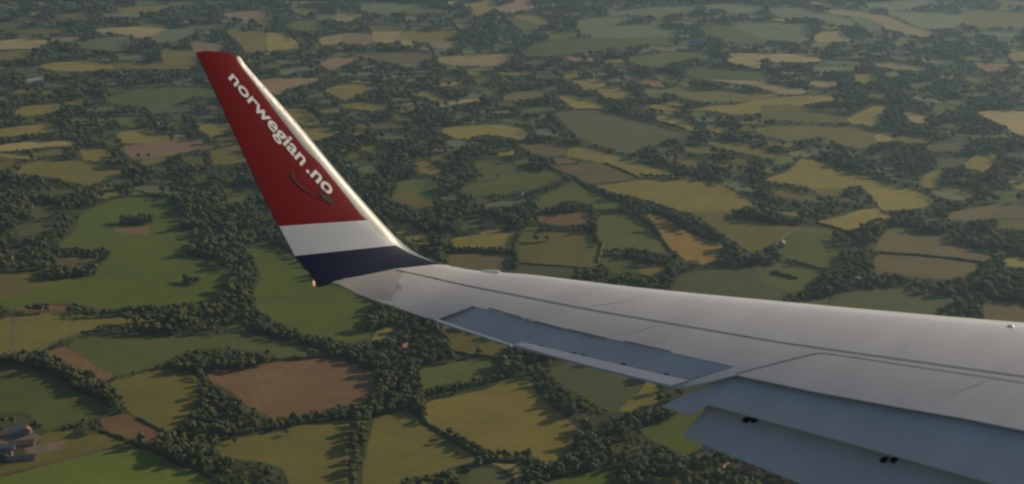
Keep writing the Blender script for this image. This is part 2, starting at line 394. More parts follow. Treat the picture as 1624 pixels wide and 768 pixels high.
# the many small far paddocks between the traced fields
_r=random.Random(21); made=0
for _ in range(5200):
    y=4+_r.random()**1.25*320; x=_r.uniform(-40,1660); sc_=(y+251)/450; w2=_r.uniform(12,46)*sc_*.9; h2=_r.uniform(1.6,5.4)*sc_**1.6+1.0
    dense=(1330<x<1600 and 110<y<265) or (420<x<700 and 195<y<330) or (1060<x<1330 and 245<y<345) or (270<x<420 and y>240) or (x<160 and y>255)
    if dense and _r.random()<.80: continue
    sk=_r.uniform(-.12,.12)+(.10 if x>900 and y>120 else 0); n_=_r.choice((5,6,7)); a0=_r.uniform(0,6.28)
    P=[]
    for k in range(n_):
        an=a0+k*2*math.pi/n_+_r.uniform(-.25,.25); q=_r.uniform(.8,1.1); dx=w2*math.cos(an)*q; P.append((x+dx,y+h2*math.sin(an)*q+dx*sk))
    t_=np.array([(x+(p[0]-x)*1.03,y+(p[1]-y)*1.12) for p in P]+[(x+(p[0]-x)*.6,y+(p[1]-y)*.6) for p in P]+[(x,y)])
    if look(MASK,t_[:,0],t_[:,1]).any() or look(WMASK,t_[:,0],t_[:,1],False).any(): continue
    k=_r.choice('oogtkkyggkto' if y>120 else 'tottgtkgty'); P=chaikin(P); FIELDS.append((k,P)); fill(MASK,P,len(FIELDS)); made+=1

# farmland beyond the frame and under the wing: a jittered patchwork of the same size of field
CELLS=[]
def gp(i,j):
    r=random.Random(i*7919+j*104729); x=(i+.5*(j%2))*270+r.uniform(-70,70); y=j*230+r.uniform(-60,60); return (x*.97+y*.12,y*.99-x*.10)
for i in range(-24,25):
    for j in range(-2,42):
        q=[gp(i,j),gp(i+1,j),gp(i+1,j+1),gp(i,j+1)]
        cx=sum(p[0] for p in q)/4; cy=sum(p[1] for p in q)/4
        rr=random.Random(i*31+j*977)
        if rr.random()<.35: continue
        q=[(cx+(p[0]-cx)*.93,cy+(p[1]-cy)*.93) for p in q]
        X=np.array([p[0] for p in q]);Y=np.array([p[1] for p in q]); a,b,d=toPx(X,Y,terr(X,Y))
        if (d>60).all():
            inside=(a.max()>-12)&(a.min()<1636)&(b.max()>-6)&(b.min()<776)
            if inside and not (look(WMASK,a,b,False).all() and a.min()>650): continue
        elif (d>0).any(): continue
        CELLS.append((rr.choice('Ggoooytbk'),chaikin(q,.12)))
for k,q in CELLS:
    X=np.array([p[0] for p in q]);Y=np.array([p[1] for p in q]); a,b,d=toPx(X,Y,terr(X,Y))
    if (d>60).all(): fill(MASK,list(zip(a,b)),999)
# one triangulation holds the whole land, so ground and fields butt edge to edge
V=[];FI=[];FK=[]
def densify(P,wob):
    o=[]
    for i in range(len(P)):
        a=np.array(P[i]);b=np.array(P[(i+1)%len(P)]); L=np.linalg.norm(b-a); n=max(1,int(L/30))
        nn=np.array([-(b-a)[1],(b-a)[0]])/(L+1e-6)
        for s in range(n):
            p=a+(b-a)*s/n
            if wob: p=p+nn*noise.noise(Vector((p[0]*.03,p[1]*.03,1)))*wob
            o.append(tuple(p))
    return o
for k,P in FIELDS:
    G=[ground(x,max(y,-8))[:2] for x,y in P]; ls=densify(G,2.5 if k!='d' else .3)
    FI.append(list(range(len(V),len(V)+len(ls)))); V+=ls; FK.append(k)
for k,q in CELLS:
    ls=densify(q,4); FI.append(list(range(len(V),len(V)+len(ls)))); V+=ls; FK.append(k)
nC=len(V)
for y in np.arange(700,2600,45):
    for x in np.arange(-900,901,45):
        if abs(x)<.45*y+150: V.append((x+random.uniform(-9,9),y+random.uniform(-9,9)))
for y in np.arange(2600,7000,110):
    for x in np.arange(-3300,3301,110):
        if abs(x)<.45*y+200: V.append((x+random.uniform(-20,20),y+random.uniform(-20,20)))
for y in np.arange(-14000,14001,500):
    for x in np.arange(-14000,14001,500):
        if not(600<y<7000 and abs(x)<.45*y+300): V.append((x+random.uniform(-40,40),y+random.uniform(-40,40)))
for a in range(36): V.append((60000*math.cos(a*math.pi/18),60000*math.sin(a*math.pi/18)))
ED=[(f[i],f[(i+1)%len(f)]) for f in FI for i in range(len(f))]
rv,re_,rf,_,_,_=delaunay_2d_cdt([Vector(v) for v in V],ED,[],0,1e-3)
GV=np.array([(v.x,v.y) for v in rv]); rad=np.hypot(GV[:,0],GV[:,1])
GZ=terr(GV[:,0],GV[:,1])*np.clip((30000-rad)/10000,0,1)
FA=np.array(rf); CX,CY=GV[FA].mean(1).T; OWN=np.full(len(FA),-1)
for i,f in enumerate(FI):
    P=[V[j] for j in f]; xs=[p[0] for p in P]; ys=[p[1] for p in P]
    q=np.nonzero((CX>min(xs))&(CX<max(xs))&(CY>min(ys))&(CY<max(ys)))[0]
    OWN[q[inpoly(CX[q],CY[q],P)]]=i
own={}
for f,k in zip(rf,OWN.tolist()): own.setdefault(k,[]).append(f)
def sub(name,fs,mats,mi=None):
    ids=sorted({i for f in fs for i in f}); mp={a:b for b,a in enumerate(ids)}
    return mesh(name,[(GV[i,0],GV[i,1],GZ[i]) for i in ids],[[mp[i] for i in f] for f in fs],mats,smooth=True,mi=mi)
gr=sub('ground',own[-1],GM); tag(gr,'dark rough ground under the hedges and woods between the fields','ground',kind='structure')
FDESC={'c':'orange gold stubble field','e':'bare reddish brown ploughed field','G':'bright green pasture','g':'mid green meadow','o':'olive green grass field','y':'golden green ripening field','p':'pale straw coloured field','r':'pinkish brown bare field','b':'brown ploughed field','t':'hazy grey green distant field','k':'dull dark green field','w':'white chalky patch','d':'pale earth track or yard'}
names={}
for i,(k,P) in enumerate(FIELDS):
    if i not in own: continue
    o=sub('track' if (k=='d' and len(P)<14 and False) else 'field',own[i],FM[k])
    tag(o,FDESC[k]+' bordered by dark hedges and trees','field',kind='structure')
fs=[];mi=[];ks=sorted(set(FC))
for i in range(len(FIELDS),len(FI)):
    for f in own.get(i,[]): fs.append(f); mi.append(ks.index(FK[i]))
o=sub('farmland',fs,[FM[k] for k in ks],mi); tag(o,'patchwork of farmland beyond the edges of the view','farmland',kind='structure')
# ------------------------------------------------------------ trees
def icos(n,r,c,rnd,sub_=1,squash=.85,jit=.22):
    bm=bmesh.new(); bmesh.ops.create_icosphere(bm,subdivisions=sub_,radius=1)
    V=[];
    for v in bm.verts:
        k=1+jit*(noise.noise(v.co*2.1+Vector((n*3.3,rnd,0)))*1.6); V.append((c[0]+v.co.x*r*k,c[1]+v.co.y*r*k,c[2]+v.co.z*r*k*squash))
    F=[[v.index for v in f.verts] for f in bm.faces]; bm.free(); return V,F
def crown_data(seed,leaves,kind=0):
    """unit tree: height 1, crown radius about .42"""
    r=random.Random(seed); V=[];F=[]
    lumps=[]
    n=9 if kind==0 else 7
    for i in range(n):
        a=i*2.399+r.uniform(-.4,.4); q=math.sqrt((i+.3)/n)*.27; z=.60+r.uniform(-.16,.14)+(.14*(1-q/.27) if kind==0 else .2*(1-q/.27))
        lumps.append((q*math.cos(a),q*math.sin(a),z-.04,r.uniform(.12,.19)))
    lumps.append((0,0,.5,.24)); 
    for i,(x,y,z,rr) in enumerate(lumps):
        v,f=icos(i,rr,(x,y,z),seed,1,.9); b=len(V); V+=v; F+=[[a+b for a in q] for q in f]
    for _ in range(leaves):
        x,y,z,rr=r.choice(lumps); d=Vector((r.gauss(0,1),r.gauss(0,1),r.gauss(.25,.9))).normalized()
        p=Vector((x,y,z))+d*rr*r.uniform(.92,1.22); s=r.uniform(.022,.05)
        t=d.orthogonal().normalized(); t.rotate(Matrix.Rotation(r.uniform(0,6.3),3,d)); u=d.cross(t); t=(t+d*r.uniform(-.5,.5)).normalized()
        b=len(V); V+=[tuple(p+t*s),tuple(p+u*s*.8),tuple(p-t*s),tuple(p-u*s*.7)]; F.append([b,b+1,b+2,b+3])
    return V,F
def trunk_data(seed):
    r=random.Random(seed+99); V=[];F=[]
    def limb(a,b,r0,r1):
        a=Vector(a);b=Vector(b);d=(b-a).normalized();t=d.orthogonal().normalized();u=d.cross(t);k=len(V)
        for p,q in((a,r0),(b,r1)):
            for s in range(6): V.append(tuple(p+(t*math.cos(s*math.pi/3)+u*math.sin(s*math.pi/3))*q))
        for s in range(6): F.append([k+s,k+(s+1)%6,k+6+(s+1)%6,k+6+s])
    limb((0,0,-.06),(0,0,.3),.032,.024); limb((0,0,.3),(.02,.01,.6),.024,.012)
    for i in range(4):
        a=i*1.6+r.uniform(-.3,.3); limb((0,0,.26+i*.03),(.2*math.cos(a),.2*math.sin(a),.52),.014,.006)
    return V,F
CR=[];TR=[]
for s in range(6):
    V_,F_=crown_data(s,150,s%2); me=bpy.data.meshes.new('crown'); me.from_pydata(V_,[],F_); me.materials.append(LEAF); CR.append(me)
    V_,F_=trunk_data(s); me=bpy.data.meshes.new('trunk'); me.from_pydata(V_,[],F_); me.materials.append(BARK); TR.append(me)
TREES=[]  # x,y,z,height,widthscale,label,group
HEDGES=[]
def addtree(x,y,h,w=1.0,label=None,group=None): TREES.append((x,y,float(terr(x,y)),h,w,label,group))
BELTS='''I 0 360,402 500,400 580,402 665,408|12|along the upper spur hedge in the bright pasture
I 0 290,548 380,545 470,538 580,522|12|along the lower spur hedge in the bright pasture
I 0 640,440 655,420|8|at the end of the spur hedges
M 2 60,228 130,228 200,240 300,295 400,335 470,380 530,435|11|along the diagonal belt above the farm
Z 0 112,503 150,503 200,499 250,495 300,493 345,491|11|on the hedge along the bottom of the bright pasture
Z 3 285,586 310,585 345,584 385,582 425,575|12|in the thick clump left above the brown ploughed field
N 0 360,515 480,494 600,484 720,470|12|on the hedge below the brown ploughed field
O 0 315,382 430,356 560,335 640,305|9|on the hedge above the golden field in the lower middle
O 0 430,560 540,632 640,655 760,650|9|on the hedge below the golden field in the lower middle
O 0 290,385 300,440 312,500|9|on the short hedge left of the golden field
K 0 290,130 420,165 500,175 560,200|9|on the winding hedge below the large golden field
K 2 560,205 700,255 830,330 950,400|10|in the belt between the two golden fields
K 0 150,200 170,280 175,400 190,420|8|on the hedge left of the green field above the wing
K 0 430,240 500,300 560,370|8|on the hedge right of the green field above the wing
K 2 1010,235 1150,250 1300,280 1440,292|10|in the dark belt under the tip of the large golden field
K 0 240,480 330,470 450,480 600,510|10|in the belt below the green field above the wing
J 0 1250,25 1150,70 1050,100 960,140|9|in the belt left of the winding hedge
J 0 930,350 905,440 912,560|8|on the hedge running down to the wing
J 0 520,458 700,455 880,466|9|on the dark hedge beside the winglet base
J 0 1060,235 1150,215 1250,205 1370,200|10|on the hedge above the reddish field
J 0 1040,318 1150,325 1290,322 1380,318|8|on the hedge below the reddish field
G 0 640,220 850,272 1000,312 1150,356|9|above the large dull field
G 0 870,655 1000,660 1130,660|9|above the large golden field
L 0 540,240 600,225 650,205|10|right of the golden field
J 0 280,410 340,415|8|by the small golden field beside the winglet
Z 2 405,503 430,520 470,538 520,551 560,560 600,572|10|on the belt above the brown field's right corner
P 0 690,610 750,635|8|below the bright green field under the flaps
P 2 500,450 580,430 650,415 720,405|11|left of the bright green field under the flaps'''
def inter(P,step):
    o=[]
    for a,b in zip(P,P[1:]):
        L=math.dist(a,b); n=max(1,int(L/step))
        for s in range(n): o.append((a[0]+(b[0]-a[0])*s/n,a[1]+(b[1]-a[1])*s/n))
    return o+[P[-1]]
for ln in BELTS.split('\n'):
    a,h,d=ln.split('|'); t,th,P=parse(a); h=float(h); th=int(th)
    G=[ground(*p)[:2] for p in P]
    for rr in range(-(th//2),th//2+1):
        for x,y in inter(G,h*.62):
            addtree(x+random.uniform(-2.5,2.5),y+rr*h*.75+random.uniform(-2.5,2.5),h*random.uniform(.75,1.25),random.uniform(.95,1.25),'dark green tree '+d,'trees '+d)
GROVES='''I 735,195 930,190 945,212 900,222 730,220|13|of the oval copse standing in the bright green pasture
I 1105,560 1200,562 1212,580 1120,585|10|of the small clump alone in the bright green pasture'''
for ln in GROVES.split('\n'):
    a,h,d=ln.split('|'); s=a.split(); P=[tl(s[0],*map(float,q.split(','))) for q in s[1:]]; h=float(h)
    G=[ground(*p)[:2] for p in P]; xs=[g[0] for g in G]; ys=[g[1] for g in G]
    for x in np.arange(min(xs),max(xs),h*.6):
        for y in np.arange(min(ys),max(ys),h*.6):
            if inpoly(np.array([x]),np.array([y]),G)[0]: addtree(x+random.uniform(-2,2),y+random.uniform(-2,2),h*random.uniform(.8,1.2),1.15,'dark tree '+d,'trees '+d)
SINGLES='''N 530,210|11|small round tree on the top edge of the brown ploughed field
M 622,600|14|lone round tree on the field corner above the bottom green pasture, casting a long shadow
M 405,530|10|first bush of a pair right of the farm, at the top of its hedge
M 415,545|11|second bush of a pair right of the farm, nearer the green pasture
M 700,612|11|round tree right of the lone tree above the bottom pasture
M 735,625|10|low spreading tree on the hedge above the bottom pasture
M 840,655|12|tall tree on the hedge above the bottom pasture
M 885,655|10|tree right of the tall tree above the bottom pasture
M 890,705|11|tree at the lower bend of the hedge above the bottom pasture
M 935,610|11|tree at the left corner of the golden field at the bottom
M 435,98|8|small tree at the left end of the long tree row
N 430,553|7|low shrub in the golden field under the brown field hedge
N 200,590|6|flat shrub in the left corner of the golden field at the bottom
E 890,530|10|left of two trees below the pinkish field left of the winglet
E 955,530|10|right of two trees below the pinkish field left of the winglet
F 1470,663|10|left of two round trees standing in the green field beyond the winglet
F 1577,660|10|right of two round trees standing in the green field beyond the winglet
J 1040,398|11|left of two round trees in the olive field above the wing
J 1105,393|9|right of two round trees in the olive field above the wing
O 550,203|10|tree on the hedge just below the aileron trailing edge
K 335,222|9|round tree on the thin hedge above the green field
M 160,545|13|dark tree right beside the farm barns'''
for ln in SINGLES.split('\n'):
    a,h,d=ln.split('|'); t,q=a.split(); g=ground(*tl(t,*map(float,q.split(','))))
    addtree(g[0],g[1],float(h)*1.1,1.2,d,None)
NS=len(TREES)
# woods: everything in view that is not field
cand=[]
y=1000.0
while y<6900:
    s=8.2+(y-1000)/5900*6.5
    X=np.arange(-.44*y-60,.44*y+60,s); cand.append(np.stack([X+RNG.uniform(-.42*s,.42*s,X.size),y+RNG.uniform(-.42*s,.42*s,X.size),np.full(X.size,s)],1)); y+=s
cand=np.concatenate(cand); X,Y,S_=cand.T; Z=terr(X,Y)
H=S_*(RNG.random(X.size)<.09)*.45+S_*(1.22+.25*np.sin(X/61+3*np.sin(Y/97))*np.cos(Y/53)+RNG.uniform(-.42,.5,X.size))
px,py,dd=toPx(X,Y,Z); frac=np.clip(.92-(dd-1400)/4000*.45,.45,.92)
tx,ty,_=toPx(X,Y,Z+H*frac); lx,ly,_=toPx(X-2.6,Y,Z); rx,ry,_=toPx(X+2.6,Y,Z)
keep=(px>-130)&(px<1754)&(py<850)&(py>-20)&(look(MASK,px,py)==0)&(look(MASK,tx,ty)==0)&(look(MASK,lx,ly)==0)&(look(MASK,rx,ry)==0)
# glades: a little thinning by broad noise
nz=np.array([noise.noise(Vector((a*.006,b*.006,4.2))) for a,b in zip(X,Y)])
keep&=~((nz>.30)&(RNG.random(X.size)<.55)); nz2=np.array([noise.noise(Vector((a*.021,b*.014,9.7))) for a,b in zip(X,Y)]); keep&=~((nz2>.12)&(Y>1900)&(RNG.random(X.size)<.62))
# village / farm clearings are thinner
def near(cx,cy,rx_,ry_): return ((px-cx)/rx_)**2+((py-cy)/ry_)**2<1
for c in ((20,690,75,48),(650,540,32,45),(790,335,45,18),(1195,408,30,14),(1250,405,20,10),(1160,745,70,30)): keep&=~(near(*c)&(RNG.random(X.size)<(.9 if c[0]==20 else .35)))
keep&=~(look(WMASK,px,py,False)&look(WMASK,tx,ty,False)&(px>700)&(RNG.random(X.size)<.6))
idx=np.nonzero(keep)[0]
LAND=[((40,690),'around the farm at lower left'),((455,600),'beside the brown ploughed field'),((345,650),'in the dark wood left of the brown field'),((400,750),'in the bottom thicket left of the golden field'),
 ((575,680),'in the belt right of the bottom golden field'),((640,560),'in the village wood right of the brown field'),((270,520),'in the long row below the bright pasture'),
 ((385,450),'in the belt between the two bright green pastures'),((480,545),'on the diagonal belt above the brown ploughed field'),((740,570),'in the clump below the aileron'),((900,620),'in the dark belt right of the large golden field'),
 ((960,690),'in the dark clump at the foot of the dark belt'),((860,740),'on the bottom edge below the golden field'),((1000,640),'in the round grove left of the flap tips'),((1130,740),'among the houses under the flaps'),((1030,740),'in the thicket below the green field under the flaps'),
 ((50,400),'in the wood left of the bright green pasture'),((690,740),'around the pale pond corner at the bottom'),((210,650),'around the field corner right of the farm')]
# scrub and young trees fill the narrow verges the big trees leave
c2=[]
y=1000.0
while y<4200:
    s=6.0+(y-1000)/5900*7
    X_=np.arange(-.42*y-40,.42*y+40,s); c2.append(np.stack([X_+RNG.uniform(-.45*s,.45*s,X_.size),y+RNG.uniform(-.45*s,.45*s,X_.size)],1)); y+=s
c2=np.concatenate(c2); X2,Y2=c2.T; Z2=terr(X2,Y2); H2=RNG.uniform(3.2,6.2,X2.size)*(1+(Y2-1000)/6000)
qx,qy,qd=toPx(X2,Y2,Z2); ux,uy,_=toPx(X2,Y2,Z2+H2*.5); vx,vy,_=toPx(X2,Y2,Z2+14)
k2=(look(MASK,qx,qy)==0)&(look(MASK,ux,uy)==0)&(look(MASK,vx,vy)>0)&(qx>-60)&(qx<1684)&(qy<800)&(RNG.random(X2.size)<.34)&~look(WMASK,qx,qy,False)
for c in ((20,690,75,48),): k2&=~(((qx-c[0])/c[2])**2+((qy-c[1])/c[3])**2<1)
SCRUB=[(X2[i],Y2[i],Z2[i],H2[i],float(RNG.uniform(1.1,1.8)),None,None) for i in np.nonzero(k2)[0]]
for i in idx:
    TREES.append((X[i],Y[i],Z[i],H[i],float(RNG.uniform(.95,1.3)),None,None))
TREES+=SCRUB; TA=np.array([t[:5] for t in TREES]); a,b,dp=toPx(TA[:,0],TA[:,1],TA[:,2]+TA[:,3]*.6)
vis=(a>4)&(a<1620)&(b>4)&(b<764)&~look(WMASK,a,b,False)
score=np.where(vis,TA[:,3]/dp,0); score[NS-22:NS]=9
order=np.argsort(-score)[:300]; ind=set(order.tolist())
def ordw(n):
    return {1:'first',2:'second',3:'third',4:'fourth',5:'fifth',6:'sixth',7:'seventh',8:'eighth',9:'ninth',10:'tenth'}.get(n,str(n)+('th' if 10<n%100<14 else {1:'st',2:'nd',3:'rd'}.get(n%10,'th')))
_grp={}
for i in order:
    if TREES[i][6] is None and TREES[i][5] is None:
        c=min(LAND,key=lambda q:math.hypot(q[0][0]-a[i],(q[0][1]-b[i])*1.6)); TREES[i]=TREES[i][:5]+(None,c[1])
    if TREES[i][6]: _grp.setdefault(TREES[i][6],[]).append(i)
for g_,L__ in _grp.items():
    L__.sort(key=lambda i:a[i]); w_=g_[6:] if g_.startswith('trees ') else g_
    for n_,i in enumerate(L__): TREES[i]=TREES[i][:5]+('tree '+ordw(n_+1)+' from the left '+w_,'trees '+w_)
for n,i in enumerate(order):
    x,y,z,h,wd,lab,grp=TREES[i]
    e=empty('broadleaf_tree',(x,y,z),random.uniform(0,6.28)); e.scale=(h*wd,h*wd,h); tag(e,lab,'tree',grp)
    for nm,me in (('crown',CR[i%6]),('trunk',TR[i%6])):
        c_=bpy.data.objects.new(nm,me); C.objects.link(c_); c_.parent=e
# the rest of the woods: one object, instances of six whole trees
pc=bpy.data.collections.new('tree_kinds')
for s in range(6):
    bm=bmesh.new(); bm.from_mesh(CR[s]); nb=len(bm.faces); bm.from_mesh(TR[s]); bm.faces.ensure_lookup_table()
    for f in bm.faces[nb:]: f.material_index=1
    me=bpy.data.meshes.new('tree'); bm.to_mesh(me); bm.free(); me.materials.clear(); me.materials.append(LEAF); me.materials.append(BARK)
    pc.objects.link(bpy.data.objects.new('tree_kind',me))
rest=[i for i in range(len(TREES)) if i not in ind]; print('TREES',len(TREES),'stuff',len(rest))
me=bpy.data.meshes.new('woodland'); me.from_pydata([tuple(TA[i,:3]) for i in rest],[],[])
at=me.attributes.new('sc','FLOAT_VECTOR','POINT'); at.data.foreach_set('vector',np.array([(TA[i,3]*TA[i,4],TA[i,3]*TA[i,4],TA[i,3]) for i in rest],dtype=np.float32).ravel())
at=me.attributes.new('rz','FLOAT_VECTOR','POINT'); at.data.foreach_set('vector',np.array([(0,0,random.uniform(0,6.28)) for i in rest],dtype=np.float32).ravel())
wo=bpy.data.objects.new('woodland',me); C.objects.link(wo); tag(wo,'distant dark woods, copses and hedgerow trees covering the land between fields','woodland',kind='stuff')
ng=bpy.data.node_groups.new('wood_scatter','GeometryNodeTree'); ng.interface.new_socket('Geometry',in_out='INPUT',socket_type='NodeSocketGeometry'); ng.interface.new_socket('Geometry',in_out='OUTPUT',socket_type='NodeSocketGeometry')
N=ng.nodes.new; L=ng.links.new; gi=N('NodeGroupInput'); go=N('NodeGroupOutput'); ip=N('GeometryNodeInstanceOnPoints'); ci=N('GeometryNodeCollectionInfo')
ci.inputs[0].default_value=pc; ci.inputs['Separate Children'].default_value=True; ci.inputs['Reset Children'].default_value=True
ip.inputs['Pick Instance'].default_value=True
for nm,sock in (('sc','Scale'),('rz','Rotation')):
    na=N('GeometryNodeInputNamedAttribute'); na.data_type='FLOAT_VECTOR'; na.inputs[0].default_value=nm; L(na.outputs[0],ip.inputs[sock])
L(gi.outputs[0],ip.inputs['Points']); L(ci.outputs[0],ip.inputs['Instance']); L(ip.outputs[0],go.inputs[0])
md=wo.modifiers.new('scatter','NODES'); md.node_group=ng
# ------------------------------------------------------------ hedges
HT='''M 480,318 600,287 700,260|1.8|thin straight hedge above the olive field at lower left
M 838,262 880,293 925,328|2.2|short hedge running into the dark wood left of the brown field
N 340,232 430,220 590,212|2.5|clipped hedge along the top of the brown ploughed field
O 315,378 430,353 560,332 640,302|3.5|leafy hedge along the top of the golden field, lower middle
O 292,395 305,450 318,500 420,560 540,632 640,655|3|long bending hedge left of and below the golden field, lower middle
O 310,602 430,582|1.5|faint short hedge inside the olive field, lower middle
O 430,193 540,206 640,220|3|hedge with a dark shadow just below the aileron
M 440,535 560,577 640,602 700,625 760,660 850,690 940,740|2.5|hedge along the top of the bottom green pasture
M 600,477 660,508 720,540|2|short dark hedge left of the wood beside the brown field
M 160,190 210,160 290,130 350,108 440,97|3|ragged hedge above the small brown strip at left
K 60,28 150,84 240,124 330,150 420,175|3.5|winding hedge at the left end of the large golden field
K 170,52 300,40 430,22|2|thin hedge on the top left edge of the large golden field
K 150,200 170,280 175,400 215,410 185,525|3|upright hedge between the olive and green fields above the wing
K 180,207 330,217 430,238 500,300 560,365 640,465|3|curving hedge between the green field and the small golden field
K 1440,300 1350,347 1270,395|1.5|faint hedge crossing the olive field at right
J 930,350 905,440 915,560|3|hedge running down towards the wing beyond the winglet
J 520,455 700,455 880,467|4|thick dark hedge just beyond the winglet base
J 940,530 1150,545 1350,560|2|thin hedge close above the wing
J 940,405 1020,408 1100,400|1.5|faint hedge under two round trees
G 285,595 440,650 560,720 640,760|3.5|dark hedge slanting down left of the large golden field
G 290,576 480,565|2|short thin hedge above the brown field in the centre
G 640,562 750,605 860,652|3|straight hedge on the right of the brown field in the centre
G 580,701 800,679 860,656|2.5|thin hedge along the top left of the golden field
G 460,218 640,218|3|hedge on top of the large dull field
F 1360,698 1460,683 1560,668|2|thin hedge under two round trees in the green field
L 100,435 180,455 260,478 400,512|3|hedge on the lower edge of the green field at right
L 270,205 380,238 470,265|3|hedge on the lower edge of the small golden field at right
L 650,390 850,402 1050,420 1300,452|3|long hedge between the two brown fields at right
K 1245,585 1320,605 1400,625|4|dark scrub line inside the green field above the wing at right'''
for ln in HT.split('\n'):
    a,h,d=ln.split('|'); s=a.split(); P=[ground(*tl(s[0],*map(float,q.split(','))))[:2] for q in s[1:]]; h=float(h)
    pts=inter(P,1.6); V_=[];F_=[]; cx,cy=P[0]
    e=(cx,cy,float(terr(cx,cy))); n=len(pts); K_=9
    for i,p in enumerate(pts):
        q=pts[min(i+1,n-1)]; r_=pts[max(i-1,0)]; d_=Vector((q[0]-r_[0],q[1]-r_[1],0)).normalized(); nr=Vector((-d_.y,d_.x,0))
        ws=h*(.62+.35*noise.noise(Vector((p[0]*.15,p[1]*.15,2)))); hs=h*(1+.45*noise.noise(Vector((p[0]*.11,p[1]*.11,7))))
        for k in range(K_):
            an=math.pi*k/(K_-1); jt=1+random.uniform(-.2,.2)
            v=nr*math.cos(an)*ws*jt; V_.append((p[0]+v.x-cx,p[1]+v.y-cy,float(terr(p[0],p[1]))-e[2]-.3+math.sin(an)**.6*hs*jt))
    for i in range(n-1):
        for k in range(K_-1): F_.append([i*K_+k,i*K_+k+1,(i+1)*K_+k+1,(i+1)*K_+k])
    F_+= [list(range(K_)),list(range((n-1)*K_,n*K_))[::-1]]
    o=mesh('hedge',V_,F_,LEAF); o.location=e; tag(o,d,'hedge')
# ------------------------------------------------------------ buildings
WALLM=plain('brick_wall',(.22,.14,.10),.9); WHM=plain('white_wall',(.24,.22,.20),.8); RFM=plain('tiled_roof',(.20,.095,.06),.85,nscale=1); SLM=plain('slate_roof',(.09,.09,.10),.7); MTM=plain('sheet_roof',(.20,.19,.18),.5); GLM=plain('window_glass',(.03,.04,.05),.1); WDM=plain('door_paint',(.10,.12,.13),.6)
def box(x0,x1,y0,y1,z0,z1):
    V_=[(x,y,z) for x in(x0,x1) for y in(y0,y1) for z in(z0,z1)]
    return V_,[[0,1,3,2],[4,6,7,5],[0,4,5,1],[2,3,7,6],[0,2,6,4],[1,5,7,3]]
def comb(L_):
    V_=[];F_=[]
    for v,f in L_: b=len(V_); V_+=v; F_+=[[i+b for i in q] for q in f]
    return V_,F_
def house(t,x,y,l,w_,h,rz,wm,rm,label,cat='house',name='house',grp=None):
    g=ground(*tl(t,x,y)); e=empty(name,(g[0],g[1],g[2]-.3),R(rz)); tag(e,label,cat,grp)
    L2,W2=l/2,w_/2; rh=w_*.42
    V_=[(-L2,-W2,0),(L2,-W2,0),(L2,W2,0),(-L2,W2,0),(-L2,-W2,h),(L2,-W2,h),(L2,W2,h),(-L2,W2,h),(-L2,0,h+rh),(L2,0,h+rh)]
    mesh('wall',V_,[[0,1,5,4],[2,3,7,6],[1,2,6,9,5],[3,0,4,8,7]],wm,e)
    o=.45; t_=.18; k=rh/W2
    def slab(sg):
        ye=sg*(W2+o); ze=h-o*k
        a=[(-L2-o,ye,ze+.02),(L2+o,ye,ze+.02),(L2+o,0,h+rh+.02),(-L2-o,0,h+rh+.02)]
        return a+[(p[0],p[1],p[2]+t_) for p in a],[[0,1,2,3],[7,6,5,4],[0,4,5,1],[1,5,6,2],[2,6,7,3],[3,7,4,0]]
    rf_=mesh('roof',*comb([slab(1),slab(-1)]),rm,e)
    if cat=='house':
        mesh('chimney',*box(-L2*.6-.5,-L2*.6+.5,-.4,.4,h+rh*.6,h+rh+1.3),wm,rf_)
        for sg in(-1,1):
            for xx in (-.6,-.2,.25,.65):
                for zz in ((.9,3.6) if h>4.5 else (1.1,)):
                    y0,y1=sorted((sg*(W2-.1),sg*(W2+.04))); f=mesh('window',*box(L2*xx-.6,L2*xx+.6,y0,y1,zz,zz+1.2),WHM,e)
                    y0,y1=sorted((sg*(W2+.03),sg*(W2+.06))); mesh('pane',*box(L2*xx-.5,L2*xx+.5,y0,y1,zz+.1,zz+1.1),GLM,f)
        mesh('door',*box(-.5,.5,-W2-.05,-W2+.1,0,2.2),WDM,e)
    else:
        mesh('door',*box(-2.2,2.2,-W2-.06,-W2+.1,0,h*.8),WDM,e); mesh('door',*box(-2.2,2.2,W2-.1,W2+.06,0,h*.8),WDM,e)
    return e
house('M',62,548,19,11,4,25,WALLM,SLM,'large dark roofed barn at the top of the farm at lower left','barn','barn')
house('M',118,545,11,7,3.5,100,WALLM,RFM,'red roofed brick barn right of the dark barn at the farm','barn','barn')
house('M',15,615,22,6.5,3,12,WHM,MTM,'long pale roofed shed on the left edge of the farm','shed','shed')
house('M',95,598,24,7,3,14,WALLM,RFM,'long red roofed shed across the middle of the farm yard','shed','shed')
house('M',95,662,26,6,3,14,WALLM,SLM,'low slate roofed shed at the front of the farm','shed','shed')
house('M',20,560,10,7,4.5,20,WALLM,RFM,'red brick farmhouse left of the dark barn')
house('M',15,650,17,9,4,10,WALLM,SLM,'dark roofed barn at the left edge of the frame','barn','barn')
house('O',388,100,13,9,5,30,WALLM,RFM,'red roofed house in the trees just below the aileron corner')
house('O',372,120,11,8,5,-20,WALLM,RFM,'smaller red roofed house left below the one by the aileron')
house('O',255,205,13,9,5,10,WALLM,RFM,'red roofed house in the middle of the village wood')
house('O',226,180,11,8,5,60,WHM,RFM,'white walled house uphill in the village wood')
house('O',202,272,12,8,5,0,WHM,SLM,'white walled slate roofed house low in the village wood')
house('O',236,272,11,8,5,25,WALLM,RFM,'brick house beside the slate roofed house in the village wood')
house('O',170,330,11,8,5,45,WALLM,RFM,'brick house at the open lower end of the village wood')
house('O',330,180,11,8,5,45,WALLM,RFM,'brick house on the right side of the village wood')
house('I',165,112,18,9,6,15,WHM,RFM,'white house in the wood left of the bright green pasture')
house('I',130,100,12,8,5,60,WHM,SLM,'small white house behind the white house at far left')
